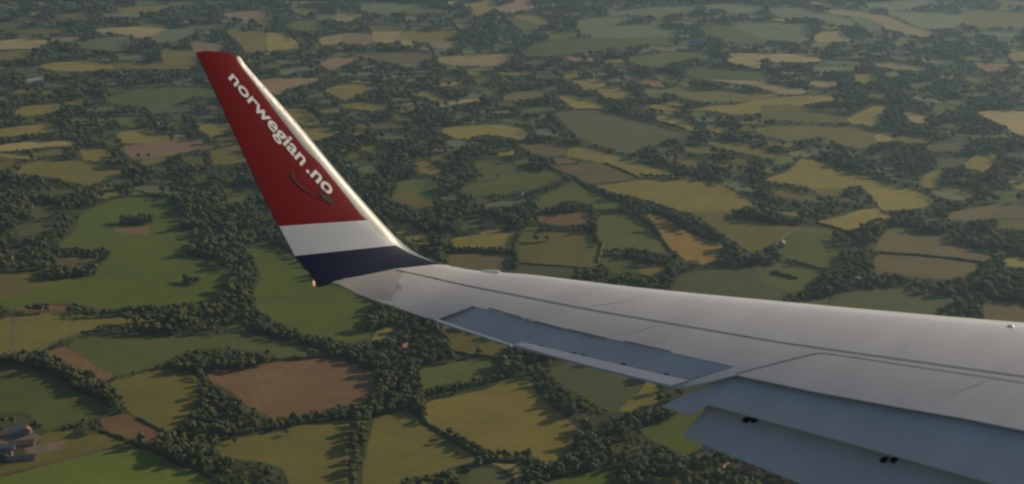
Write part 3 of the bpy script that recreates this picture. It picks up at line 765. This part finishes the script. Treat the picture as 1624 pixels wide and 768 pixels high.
house('I',143,348,12,8,5,30,WHM,SLM,'pale house in the wood at left, above the hedge spur')
house('I',52,432,12,9,5,10,WALLM,RFM,'red roofed house in the wood near the left edge')
house('I',35,245,14,9,5,40,WHM,SLM,'grey roofed pale house high near the left edge')
house('J',748,305,17,10,5,10,WHM,RFM,'white house with red roof beyond the winglet base')
house('J',925,112,18,8,4,-15,WHM,MTM,'long white building beside the green field beyond the winglet')
house('J',1025,150,16,9,5,10,WHM,MTM,'short white building right of the long white one')
house('J',800,215,16,9,5,0,WALLM,SLM,'slate roofed house in the trees beyond the winglet')
house('K',1200,520,18,10,5,15,WALLM,RFM,'brick house in the hamlet above the wing')
house('K',1305,425,14,9,6,80,WHM,SLM,'pale house at the right of the hamlet above the wing')
house('K',1080,500,16,9,5,20,WHM,SLM,'grey roofed house at the left of the hamlet above the wing')
house('K',765,545,14,9,5,20,WALLM,RFM,'red roofed house under the lower tip of the small golden field')
house('L',435,95,22,12,7,20,WHM,RFM,'pink roofed house in the dark trees under the far golden field')
house('L',500,572,18,10,5,30,WHM,SLM,'grey roofed house in the dark wood above the wing at right')
house('L',610,560,14,9,5,0,WALLM,RFM,'brick house right of the grey roofed one above the wing')
house('P',940,598,20,10,4,-25,WHM,MTM,'pale roofed hall just under the lower flap')
house('P',880,640,14,9,5,20,WALLM,RFM,'red roofed house left below the pale hall')
house('P',1100,700,13,9,5,30,WALLM,RFM,'red roofed house far under the lower flap')
house('P',1150,715,12,8,5,-20,WALLM,RFM,'red roofed house nearest the lower flap edge')
house('P',1010,700,12,8,5,50,WALLM,RFM,'brick house in the trees left of the lower flap edge')
house('F',1190,355,18,9,5,0,WHM,MTM,'white building at the left tip of the far golden field')
house('E',1000,318,12,8,6,0,WHM,SLM,'small white house in the far trees left of the winglet')
house('G',290,548,16,9,5,20,WHM,SLM,'white gabled house above the brown field in the centre')
house('G',405,435,12,9,6,20,WALLM,SLM,'small dark house on the wooded ridge in the centre')
house('H',1030,565,18,10,5,30,WALLM,SLM,'small dark roofed house among hazy trees at right')
house('C',1150,255,40,16,8,20,WHM,MTM,'first far white shed in the hazy trees at the top')
house('C',1240,278,50,16,8,5,WHM,MTM,'second far white shed, lower right of the first, at the top')
house('C',1312,412,36,14,8,5,WHM,MTM,'pale far shed right of the hazy green field')
house('E',1325,252,26,12,8,10,WHM,SLM,'pale house left of the winglet edge')
#@@WING
# ------------------------------------------------------------ aircraft wing: built in the aircraft's own frame (x right, y forward, z up, metres)
AP=[-3.386838,-24.876384,9.32739,0.763214,-0.343638,0.075821]
def rz_(a): return np.array([[math.cos(a),-math.sin(a),0],[math.sin(a),math.cos(a),0],[0,0,1]])
def rx_(a): return np.array([[1,0,0],[0,math.cos(a),-math.sin(a)],[0,math.sin(a),math.cos(a)]])
def ry_(a): return np.array([[math.cos(a),0,math.sin(a)],[0,1,0],[-math.sin(a),0,math.cos(a)]])
RA=rz_(AP[3])@rx_(AP[4])@ry_(AP[5]); CA=np.array(AP[:3])
A2W=RW@RA.T
M4=Matrix([list(A2W[i])+[float((CW-A2W@CA)[i])] for i in range(3)]+[[0,0,0,1]])
wing=empty('aircraft_wing'); wing.matrix_world=M4
tag(wing,'grey airliner wing with lowered flaps and an upturned red, white and navy winglet','aircraft wing')
# spanwise profile of the upper reference surface, (u outboard, z up): wing, blend, canted winglet
PROF=[(u,u*math.tan(R(6))+.66*(u/17)**2) for u in np.arange(0,16.61,.4)]
_a0=math.atan2(PROF[-1][1]-PROF[-2][1],PROF[-1][0]-PROF[-2][0]); _r=1.05; _x,_z=PROF[-1]; _a1=R(74)
for k in range(1,13):
    am=_a0+(_a1-_a0)*(k-.5)/12; d_=_r*(_a1-_a0)/12; _x+=d_*math.cos(am); _z+=d_*math.sin(am); PROF.append((_x,_z))
for k in range(12): _x+=.35*math.cos(_a1); _z+=.35*math.sin(_a1); PROF.append((_x,_z))
PROF=np.array(PROF); SL=np.concatenate([[0],np.cumsum(np.hypot(*np.diff(PROF,axis=0).T))])
def prof(s):
    i=int(np.clip(np.searchsorted(SL,s)-1,0,len(SL)-2)); t=(s-SL[i])/(SL[i+1]-SL[i]); p=PROF[i]+(PROF[i+1]-PROF[i])*t
    e=.12; 
    a=np.array([np.interp(s-e,SL,PROF[:,0]),np.interp(s-e,SL,PROF[:,1])]); b=np.array([np.interp(s+e,SL,PROF[:,0]),np.interp(s+e,SL,PROF[:,1])])
    d=(b-a)/(np.linalg.norm(b-a)+1e-9); return p,np.array([-d[1],d[0]])   # normal (inward / up)
def aray(px,py): return RA@np.array([(px-PW/2)/FPX,1.0,-(py-PH/2)/FPX])
def bp(px,py,off=0.0):
    """pixel of the photograph -> (s, y) on the reference surface"""
    d=aray(px,py); best=None
    for i in range(len(PROF)-1):
        p=PROF[i]*[-1,1]; q=PROF[i+1]*[-1,1]; e=q-p; nn=np.array([e[1],-e[0]])/np.linalg.norm(e)
        if nn[1]<0 and i<40: nn=-nn
        p=p+nn*off; A=np.array([[d[0],-e[0]],[d[2],-e[1]]]); 
        try: t,k=np.linalg.solve(A,p-CA[[0,2]])
        except Exception: continue
        vv=max(0,-k,k-1)
        if t>1 and vv<(.5 if off else 1e-6):
            key=(round(vv,5),t)
            if best is None or key<best[0]: kc=min(1,max(0,k)); best=(key,SL[i]+kc*(SL[i+1]-SL[i]),CA[1]+d[1]*t)
    assert best,(px,py,off); return best[1],best[2]
def wpt(s,y,top=True,lift=0.0):
    c=max(.3,ley(s)-tey(s)); f=min(1.2,max(0,(ley(s)-y)/c)); p,n=prof(s)
    o=(up(f,c,s) if top else lo(f,c,s))+lift
    return (-(p[0]+n[0]*o),y,p[1]+n[1]*o)
def pline(P): return np.array(sorted(bp(*p) for p in P))
LEp=[(385,94),(420,133),(472,188),(503,226),(532,260),(550,282),(602,339),(641,381),(665,397),(690,410),(712,416),(740,422),(826,434),(940,447),(1062,461),(1150,469),(1250,482),(1437,495),(1624,510),(2000,541)]
TEp=[(313,83),(360,186),(420,316),(443,359),(468,406),(489,430),(503,447),(595,475),(691,508),(812,546),(1062,612)]
LE_=pline(LEp); TE_=pline(TEp)
_m=LE_[:,0]<16.3; _k=np.polyfit(LE_[_m,0],LE_[_m,1],2); print('LEfit',_k); LE_[_m,1]=np.polyval(_k,LE_[_m,0])
def ley(s): return float(np.interp(s,LE_[:,0],LE_[:,1]))
_ts=(TE_[3,1]-TE_[0,1])/(TE_[3,0]-TE_[0,0])
def tey(s):
    return float(TE_[0,1]+(s-TE_[0,0])*_ts) if s<TE_[0,0] else float(np.interp(s,TE_[:,0],TE_[:,1]))
print('LE',LE_.round(2).tolist()); print('TE',TE_.round(2).tolist())
def up(f,c,s):
    w_=1-.65*min(1,max(0,(s-16.4)/1.2)); o=0
    if f<.22: g=1-f/.22; o=-c*.05*(1-math.sqrt(max(0,1-g*g)))
    return o-c*w_*(.055*((.35-f)/.35)**2 if f<.35 else .095*((f-.35)/.65)**2)
def lo(f,c,s):
    w_=1-.65*min(1,max(0,(s-16.4)/1.2)); k=.05+.055*w_
    if f<.3: g=1-f/.3; return -c*(k+.05*math.sqrt(max(0,1-g*g)))
    q=min(1,(f-.3)/.3); return -c*(k+.05)*(1-q)+(up(f,c,s)-.014)*q
def wpt(s,y,top=True,lift=0.0):
    c=max(.3,ley(s)-tey(s)); f=min(1.2,max(0,(ley(s)-y)/c)); p,n=prof(s)
    o=(up(f,c,s) if top else lo(f,c,s))+lift
    return (-(p[0]+n[0]*o),y,p[1]+n[1]*o)
def tess(outline,regions,steiner,lines=()):
    """outline & regions: polygons in (s,y). returns verts, tris, region index"""
    V=[Vector(p) for p in outline]; E=[(i,(i+1)%len(outline)) for i in range(len(outline))]
    for P in regions:
        b=len(V); V+=[Vector(p) for p in P]; E+=[(b+i,b+(i+1)%len(P)) for i in range(len(P))]
    st=np.array(steiner); 
    if len(st):
        st=st[inpoly(st[:,0],st[:,1],outline)]; oa=np.array(outline); dm=np.array([np.min(np.hypot(oa[:,0]-p[0],oa[:,1]-p[1])) for p in st]) if len(st) else np.zeros(0)
        dd_=min(.05,float(np.median(np.hypot(*np.diff(oa,axis=0).T)))*.8); V+=[Vector(p) for p in st[(dm>dd_)]]
    v,_,f,_,_,_=delaunay_2d_cdt(V,E,[],0,1e-4); v=np.array([(p.x,p.y) for p in v]); f=np.array(f); c=v[f].mean(1)
    k=inpoly(c[:,0],c[:,1],outline); f=f[k];c=c[k]; r=np.zeros(len(f),int)
    for i,P in enumerate(regions): r[inpoly(c[:,0],c[:,1],P)]=i+1
    return v,f,r
def closed(name,v,f,r,top,bot,mats,angle=30,thin=0):
    used=sorted(set(f.ravel().tolist())); mp={a:i for i,a in enumerate(used)}; n=len(used)
    ec={}
    for t in f.tolist():
        for j in range(3): ec[(t[j],t[(j+1)%3])]=1
    bd={x for e in ec if (e[1],e[0]) not in ec for x in e}
    V=[top(*v[i]) for i in used]+[(wpt(*v[i],lift=-thin) if thin and i in bd and (ley(v[i][0])-v[i][1])>.5*(ley(v[i][0])-tey(v[i][0])) else bot(*v[i])) for i in used]; F=[];mi=[]
    cnt={}
    for t,k in zip(f.tolist(),r.tolist()):
        a=[mp[i] for i in t]; F.append(a); mi.append(k); F.append([x+n for x in a[::-1]]); mi.append(k)
        for j in range(3): e=(a[j],a[(j+1)%3]); cnt[e]=k
    for (a,b),k in cnt.items():
        if (b,a) not in cnt: F.append([b,a,a+n,b+n]); mi.append(k)
    o=mesh(name,V,F,mats,wing,True,mi,angle)
    bm=bmesh.new(); bm.from_mesh(o.data); bmesh.ops.remove_doubles(bm,verts=bm.verts,dist=2e-4); bmesh.ops.recalc_face_normals(bm,faces=bm.faces); bm.to_mesh(o.data); bm.free()
    o.data.set_sharp_from_angle(angle=R(angle)); return o
for _ in range(3):
    q_=[]
    for p in TEp:
        s_,y_=bp(*p); q_.append(bp(*p,off=up(1,ley(s_)-tey(s_),s_)))
    TE_=np.array(sorted(q_))
def dens(P,step=.25,closed_=True):
    o=[];n=len(P)
    for i in range(n if closed_ else n-1):
        a=np.array(P[i]);b=np.array(P[(i+1)%n]); k=max(1,int(np.linalg.norm(b-a)/step))
        o+=[tuple(a+(b-a)*j/k) for j in range(k)]
    return o if closed_ else o+[tuple(P[-1])]
def apx(P):
    q=(np.array(P)-CA)@RA; return PW/2+FPX*q[0]/q[1],PH/2-FPX*q[2]/q[1]
_lx=np.array([p[0] for p in LEp[10:]],float); _ly=np.array([p[1] for p in LEp[10:]],float)
_q=np.polyfit(_lx,_ly,4)
_raw=np.array(sorted(bp(*p) for p in dens(LEp,10,False)))
_S=np.arange(6,17.3,.25); _Y0=np.interp(_S,_raw[:,0],_raw[:,1]); _m=_S<_raw[0,0]
_k=np.polyfit(_raw[:40,0],_raw[:40,1],1); _Y0[_m]=np.polyval(_k,_S[_m]); _Y=_Y0.copy()
_W=_raw[_raw[:,0]>17.3]
for _ in range(8):
    LE_=np.array(list(zip(_S,_Y))+[tuple(p) for p in _W])
    for i,s_ in enumerate(_S):
        c=ley(s_)-tey(s_); g=[]
        for f in (0,.005,.015,.03,.05,.08,.12,.17,.23):
            u_,v_=apx(wpt(s_,ley(s_)-c*f)); g.append(v_-(np.polyval(_q,min(u_,2100)) if u_>712 else np.interp(u_,[p[0] for p in LEp],[p[1] for p in LEp])))
        _Y[i]+=min(g)/45*min(1,max(0,(17.0-s_)/1.6))
_k=np.polyfit(_S[_S<15.5],_Y[_S<15.5],2); _Y[_S<15.2]=np.polyval(_k,_S[_S<15.2])
_all=np.array(list(zip(_S,_Y))+[tuple(p) for p in _W]); _g=np.arange(6,_all[-1,0]+.001,.05); _v=np.interp(_g,_all[:,0],_all[:,1])
_p=np.pad(_v,14,mode='reflect',reflect_type='odd'); _v2=np.convolve(_p,np.hanning(29)/np.hanning(29).sum(),'valid')
LE_=np.stack([_g,_v2],1)
def snap(Q): return [(a,ley(a)) if abs(b-ley(a))<.07*(1+(a<16)*4) and (b-tey(a))>.6*(ley(a)-tey(a)) else (a,b) for a,b in Q]
def bpc(px,py):
    s,y=bp(px,py)
    for _ in range(4):
        c=max(.3,ley(s)-tey(s)); f=(ley(s)-y)/c; w_=min(1,max(0,(f-.03)/.12)); s,y=bp(px,py,off=up(min(max(f,0),1),c,s)*w_)
    return s,y
def sy(P,step=.25): return dens([bpc(*p) for p in dens(P,22)],step)
FR=[0,.002,.007,.015,.027,.042,.06,.085,.115,.15,.19,.235,.3,.4,.5,.6,.7,.8,.9]
def stein(s0,s1,ds,fr=FR):
    o=[]
    for s in np.arange(s0,s1,ds):
        c=ley(s)-tey(s); o+=[(s,ley(s)-c*f) for f in fr]
    return o
def paint(name,col,rough,coat=.0,metal=0,dirt=.12,spec=.3):
    m,n,b=newmat(name); N=n.nodes.new; L=n.links.new; tc=N('ShaderNodeTexCoord'); mpn=N('ShaderNodeMapping'); mpn.inputs['Scale'].default_value=(1.6,.35,1.6)
    a=N('ShaderNodeTexNoise'); a.inputs['Scale'].default_value=1.3; a.inputs['Detail'].default_value=7; L(tc.outputs['Object'],mpn.inputs[0]); L(mpn.outputs[0],a.inputs['Vector'])
    a2=N('ShaderNodeTexNoise'); a2.inputs['Scale'].default_value=14; a2.inputs['Detail'].default_value=4; L(tc.outputs['Object'],a2.inputs['Vector'])
    ad=N('ShaderNodeMath'); ad.operation='MULTIPLY_ADD'; ad.inputs[1].default_value=.4; L(a2.outputs[0],ad.inputs[0]); L(a.outputs[0],ad.inputs[2])
    r=N('ShaderNodeMapRange'); r.inputs['From Min'].default_value=.45; r.inputs['From Max'].default_value=.95; r.inputs['To Min'].default_value=1-dirt; r.inputs['To Max'].default_value=1+dirt*.5; L(ad.outputs[0],r.inputs[0])
    h=N('ShaderNodeHueSaturation'); h.inputs['Color'].default_value=(*col,1); L(r.outputs[0],h.inputs['Value']); L(h.outputs[0],b.inputs['Base Color'])
    rr=N('ShaderNodeMapRange'); rr.inputs['To Min'].default_value=rough-.06; rr.inputs['To Max'].default_value=rough+.08; L(a.outputs[0],rr.inputs[0]); L(rr.outputs[0],b.inputs['Roughness'])
    b.inputs['Metallic'].default_value=metal; b.inputs['Coat Weight'].default_value=coat; b.inputs['Coat Roughness'].default_value=.24; b.inputs['Specular IOR Level'].default_value=spec
    return m
GREY=paint('grey_wing_paint',(.47,.445,.415),.36,.7); PGREY=paint('dull_grey_panel',(.30,.285,.275),.6); SLAT=paint('bare_metal_slat',(.50,.49,.47),.40,metal=.75,dirt=.08)
DGREY=paint('darker_grey',(.45,.44,.42),.5); FLG=paint('flap_paint',(.47,.44,.40),.5)
SILV=paint('bare_metal_leading_edge',(.15,.16,.175),.42,metal=.15,dirt=.06); REDP=paint('red_paint',(.145,.003,.008),.6,0,dirt=.08,spec=.08); WHP=paint('white_paint',(.38,.40,.44),.5,0,dirt=.06); NAVY=paint('navy_paint',(.0025,.010,.038),.6,0,dirt=.1,spec=.08)
SEAM=plain('seam_sealant',(.12,.11,.10),.9); LET=paint('white_lettering',(.66,.66,.66),.5,dirt=.04); DARKM=plain('dark_fitting',(.02,.02,.025),.6)
# --- main wing body (ends at the hinge line of the aileron and at the spoiler edge)
WB=[(709,417)]+[p for p in LEp if p[0]>712]+[(2000,753),(1624,682),(1530,663),(1437,647),(1290,620),(1168,594),(1098,610),(1072,615),(1064,612),(1092,603),(1166,581),(1062,558),(880,517),(753,486),(693,507.5),(595,476),(569,467),(524,446),(575,437),(626,426.5),(694,419)]
PATCH=[(530,447),(575,437),(626,426.5),(641,431),(632,447),(620,478),(595,475),(569,467)]
def ledge(p,q,ds=.06):
    a=bpc(*p)[0]; b=bpc(*q)[0]; n=int(abs(b-a)/ds); return [(a+(b-a)*k/n,ley(a+(b-a)*k/n)) for k in range(n+1)]
sl_=dens([(s_,ley(s_)+.1) for s_ in np.arange(6,16.0,.4)]+[(s_,ley(s_)-.075*(ley(s_)-tey(s_))) for s_ in np.arange(6,16.0,.4)[::-1]],.2)
o_=ledge((712,416),(2000,541),.12)+dens([bpc(*p) for p in dens([(2000,545),(2000,753)]+WB[WB.index((2000,753))+1:],22,False)],.1,False); pt=sy(PATCH)
v,f,r=tess(o_,[pt,sl_],stein(8,15.4,.2)+stein(15.4,17.8,.07))
body=closed('wing_skin',v,f,r,lambda s,y:wpt(s,y),lambda s,y:wpt(s,y,False),[GREY,PGREY,SLAT],30)
# --- winglet with its painted bands
WL=[(312,83),(324,81),(350,82),(370,86),(382,91),(385,94)]+LEp[1:11]+[(694,418.6),(626,426),(575,436.5),(530,446.5),(520,452),(505,455),(499,443),(489,430),(468,406),(443,359),(420,316),(360,186)]
REG=[[(443,359),(583,349.5),(602,371),(628,389),(600,392),(468,406)],                                                     # white
     [(468,406),(600,392),(628,389),(650,401),(680,411),(712,417.5),(694,419.5),(626,427),(575,438),(530,449),(520,456),(500,458),(485,440)],  # navy
     [(300,70),(324,79),(350,80),(374,84),(377,97),(416,149),(453,198),(484,237),(507,259),(541,300),(579,349.5),(443,359),(420,316),(360,186)]]  # red
def safe(P):
    o=[]
    for p in P:
        try:o.append(bpc(*p))
        except AssertionError: pass
    return o
o_=ledge((385,94),(712,416))+dens([bpc(*p) for p in [(694,418.6),(626,426),(575,436.5),(530,446.5),(520,452),(505,455),(499,443),(489,430),(468,406),(443,359),(420,316),(360,186),(312,83),(324,81),(350,82),(370,86),(381,90.5)]],.06,False); rg=[dens(safe(P),.12) for P in REG]
v,f,r=tess(o_,rg,stein(15.8,21,.09))
wlet=closed('winglet',v,f,r,lambda s,y:wpt(s,y),lambda s,y:wpt(s,y,False),[SILV,WHP,NAVY,REDP],40)
tag(wlet,'upturned winglet painted red, white and navy with a bare metal leading edge')
# --- ribbons and decals draped on the skin
def drape(name,polys,mat,parent,lift=.004,step=.08):
    V=[];F=[]
    for P in polys:
        Q=dens(P,step); bb=np.array(Q); g=[(a,b) for a in np.arange(bb[:,0].min(),bb[:,0].max(),step) for b in np.arange(bb[:,1].min(),bb[:,1].max(),step)]
        v,f,_=tess(Q,[],g); b=len(V); V+=[wpt(*p,lift=lift) for p in v]; F+=[[i+b for i in t] for t in f.tolist()]
    o=mesh(name,V,F,mat,None,True); o.parent=parent; return o
def ribbon(P,wd):
    P=[np.array(p) for p in P]; L_=[];R_=[]
    for i,p in enumerate(P):
        d=P[min(i+1,len(P)-1)]-P[max(i-1,0)]; d=d/np.linalg.norm(d); nn=np.array([-d[1],d[0]])*wd/2; L_.append(tuple(p+nn)); R_.append(tuple(p-nn))
    return L_+R_[::-1]
def rb(P,wd): return ribbon([bpc(*p) for p in dens(P,14,False)],wd)
drape('panel_seam',[rb([(628,428),(740,453),(940,492),(1150,528),(1250,545),(1624,597),(2000,650)],.020)],SEAM,body,.004,.05)
drape('panel_seam',[rb([(1168,592),(1290,561.5),(1306,560),(1340,565),(1624,607),(2000,661)],.013)],SEAM,body,.004,.05)
for P,wd in (([(1512,624),(1572,601)],.012),([(1000,528),(1046,515)],.01),([(930,488),(1005,475)],.01),([(700,480),(730,455)],.008)): drape('panel_seam',[rb(P,wd)],FLG,body,.0025,.3)
for P in ([(775,489),(827,504)],[(834,506),(893,521.5)],[(900,522),(962,537)],[(990,541),(1064,557.5)]):
    drape('hinge_gap',[rb(P,.026)],SEAM,body,.004,.05)
drape('hinge_gap',[rb([(694,508),(725,496),(752,486)],.03)],SEAM,body,.004,.05)
# lettering: real glyph outlines laid along the winglet
def lay(poly,lift=.004): return poly
cu=bpy.data.curves.new('t','FONT'); cu.body='norwegian'; cu.size=1; cu.offset=.02; cu.resolution_u=5
def glyphs(txt):
    cu.body=txt; to=bpy.data.objects.new('t',cu); C.objects.link(to); bpy.context.view_layer.update(); me=bpy.data.meshes.new_from_object(to.evaluated_get(bpy.context.evaluated_depsgraph_get()))
    bpy.data.objects.remove(to); bm=bmesh.new(); bm.from_mesh(me); bpy.data.meshes.remove(me)
    for _ in range(2): bmesh.ops.subdivide_edges(bm,edges=[e for e in bm.edges if e.calc_length()>.12],cuts=1)
    bmesh.ops.triangulate(bm,faces=bm.faces); V=[tuple(v.co)[:2] for v in bm.verts]; F=[[v.index for v in f.verts] for f in bm.faces]; bm.free(); return V,F
def lettering(txt,p0,p1,h0,h1):
    V,F=glyphs(txt); a=np.array(V); x0,x1=a[:,0].min(),a[:,0].max(); o=[]
    for x,y in V:
        t=(x-x0)/(x1-x0); bx=p0[0]+(p1[0]-p0[0])*t; by=p0[1]+(p1[1]-p0[1])*t; hx=h0[0]+(h1[0]-h0[0])*t; hy=h0[1]+(h1[1]-h0[1])*t
        k=y/.55; o.append(wpt(*bpc(bx+hx*k,by+hy*k),lift=.004))
    ob=mesh('lettering',o,F,LET,None); ob.parent=wlet; return ob
lettering('norwegian',(361.5,124),(478,263.5),(8.5,-8.5),(10,-10.5))
lettering('.no',(484.5,270.5),(521,310.5),(10,-10.5),(10.5,-11))
bpy.data.curves.remove(cu)
EMB=plain('dark_emblem',(.022,.006,.012),.8)
# dark tail-logo strokes under the lettering
def pxpoly(P): return dens(safe(P),.1)
arc=[(467,270),(462,272),(460.5,277),(463,284),(470,292.5),(481,301.5),(495,309.5),(505,315),(495,308),(483,299.6),(473,290.5),(466,281),(464.5,275)]
ring=[(505+6+7*math.cos(a),303+6+8.5*math.sin(a)) for a in np.linspace(0,2*math.pi,15)[:-1]]
ring_in=[(505+6+5.9*math.cos(a),303+6+7.2*math.sin(a)) for a in np.linspace(0,2*math.pi,15)[:-1]]
drape('emblem',[pxpoly(arc),pxpoly(ring[:8]+ring_in[:8][::-1]),pxpoly(ring[7:]+[ring[0]]+[ring_in[0]]+ring_in[7:][::-1]),pxpoly([(507,307),(515,309),(534,319),(525,320),(526,328),(520,321),(509,313)])],EMB,wlet,.005,.06)
# --- aileron with its balance tab
def plane_patch(name,P,mat,dz,slope,ref,thick=.05,parent=wing,step=.3,front=None):
    """patch whose surface drops dz below the wing surface at the line ref(s) and slopes down aft of it"""
    def Zf(s,y):
        p,n=prof(s); 
        c=ley(s)-tey(s); u_=up(min(1,(ley(s)-ref(s))/c),c,s); return -p[0],y,p[1]+u_-dz-max(-.5,(ref(s)-y))*math.tan(slope)
    def solve(px,py):
        d=aray(px,py)
        def g(t):
            q=CA+d*t; s_=float(np.interp(-q[0],PROF[:,0],SL)); return q[2]-Zf(s_,q[1])[2],s_,q[1]
        t0=2.0; g0=g(t0)[0]; t=t0
        while t<60:
            t+=.4
            if g(t)[0]<0: break
        lo_,hi=t-.4,t
        for _ in range(40):
            m=(lo_+hi)/2
            if g(m)[0]<0: hi=m
            else: lo_=m
        return g(hi)[1:]
    Q=dens([solve(*p) for p in P],step); a=np.array(Q)
    v,f,r=tess(Q,[dens([solve(*p) for p in front],step)] if front else [],[(s,y) for s in np.arange(a[:,0].min(),a[:,0].max(),step) for y in np.arange(a[:,1].min(),a[:,1].max(),step)])
    def bot(s,y):
        q=Zf(s,y); return (q[0],q[1],q[2]-thick)
    o=closed(name,v,f,r,Zf,bot,[mat,DGREY]); o.parent=parent; return o,Zf,solve  # front polygon, where given, takes the slightly darker grey
def lin(P,solve=None):
    a=np.array([(solve or bpc)(*p) for p in P]); k=np.polyfit(a[:,0],a[:,1],1); return lambda s:float(np.polyval(k,s))
hinge=lin([(753,486),(1166,581)])
ail,zA,sA=plane_patch('aileron',[(694,505.5),(753,487),(880,518),(1062,559),(1164,581.5),(1093,602.5),(960,572),(829,541.5),(812,545.5)],DGREY,.012,R(20),hinge,.05)
tag(ail,'blue grey aileron set into the trailing edge near the tip')
tab,_,_=plane_patch('balance_tab',[(813,546),(829,542.2),(960,572.7),(1093,603.2),(1063,611.5),(940,581),(880,565)],WHP,.012,R(10),hinge,.03,ail)
lip,_,_=plane_patch('trailing_edge_strip',[(693,506),(812,546),(811,548),(691,508.6)],WHP,.010,R(6),hinge,.03,ail)
for px,py in ((857,549),(910,561),(925,565),(988,578),(1056,594)):
    s,y=sA(px,py); c0=zA(s,y); mesh('tab_hinge',*box(c0[0]-.03,c0[0]+.03,c0[1]-.015,c0[1]+.015,c0[2]-.02,c0[2]+.012),DARKM,ail)
# --- flaps: two slotted panels stepping down behind the spoilers
sp=lin([(1168,594),(1437,647),(1624,682)])
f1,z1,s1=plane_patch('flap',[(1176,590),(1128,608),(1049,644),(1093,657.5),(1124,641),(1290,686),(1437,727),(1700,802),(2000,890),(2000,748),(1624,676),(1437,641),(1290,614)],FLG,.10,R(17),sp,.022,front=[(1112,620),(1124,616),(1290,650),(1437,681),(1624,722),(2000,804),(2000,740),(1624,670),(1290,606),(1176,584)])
te1=lin([(1124,641),(1290,686),(1437,727)],s1)
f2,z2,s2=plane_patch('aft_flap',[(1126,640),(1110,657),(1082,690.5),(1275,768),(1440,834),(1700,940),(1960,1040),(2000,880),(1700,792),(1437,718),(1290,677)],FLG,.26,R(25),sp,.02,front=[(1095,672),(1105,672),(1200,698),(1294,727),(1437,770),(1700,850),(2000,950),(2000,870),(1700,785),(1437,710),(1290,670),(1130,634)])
for q,(a,b,zz) in enumerate(((1179,1204,665),(1395,1427,728.5))):
    for k in range(2):
        px=a+(b-a)*(.25+.5*k); s,y=s2(px,zz); c0=z2(s,y)
        t_=mesh('track_fitting',*box(-.03,.03,-.07,.07,-.02,.018),DARKM); t_.parent=f2; t_.location=c0
# --- small things on the wing
def dome(name,px,py,r,mat,sc_=(1,1,1),lift=0,parent=wing):
    s,y=bpc(px,py); p=wpt(s,y,lift=lift); v,f=icos(1,1,(0,0,0),1,3,1,0); o=mesh(name,v,f,mat,None,True); o.parent=parent; o.location=p; o.scale=[r*q for q in sc_]; return o
LENS=paint('pale_lens',(.85,.78,.70),.25,.5,dirt=.03)
o=dome('position_light_housing',768,430,.055,LENS,(.9,4.4,.9),-.035); o.rotation_euler=(R(4),R(6),R(-54.6)); o['label']='pale lens fairing on the leading edge beside the winglet'
dome('wing_light',1603,518,.045,LENS,(1,1,.6))
nl,n_,b_=newmat('navigation_lamp'); b_.inputs['Base Color'].default_value=(1,.5,.3,1); b_.inputs['Emission Color'].default_value=(1,.45,.25,1); b_.inputs['Emission Strength'].default_value=.45
s,y=bp(502,447); 
p_=wpt(s,y); v,f_=icos(1,1,(0,0,0),1,3,1,0); o=mesh('navigation_light',v,f_,nl,None,True); o.parent=wlet; o.location=p_; o.scale=(.014,.014,.045); tag(o,'small lit orange lamp at the rear corner of the winglet')
# ------------------------------------------------------------ haze
hm=bpy.data.materials.new('haze'); hm.use_nodes=True; n=hm.node_tree; n.nodes.remove(n.nodes['Principled BSDF'])
pv=n.nodes.new('ShaderNodeVolumePrincipled'); pv.inputs['Color'].default_value=(.54,.79,1,1); pv.inputs['Density'].default_value=3.5e-5; pv.inputs['Anisotropy'].default_value=.5
n.links.new(pv.outputs[0],n.nodes['Material Output'].inputs['Volume'])
V_,F_=box(-61000,61000,-61000,61000,-32,640); o=mesh('haze',V_,F_,hm); tag(o,'thin blue summer haze over the land','haze',kind='stuff')
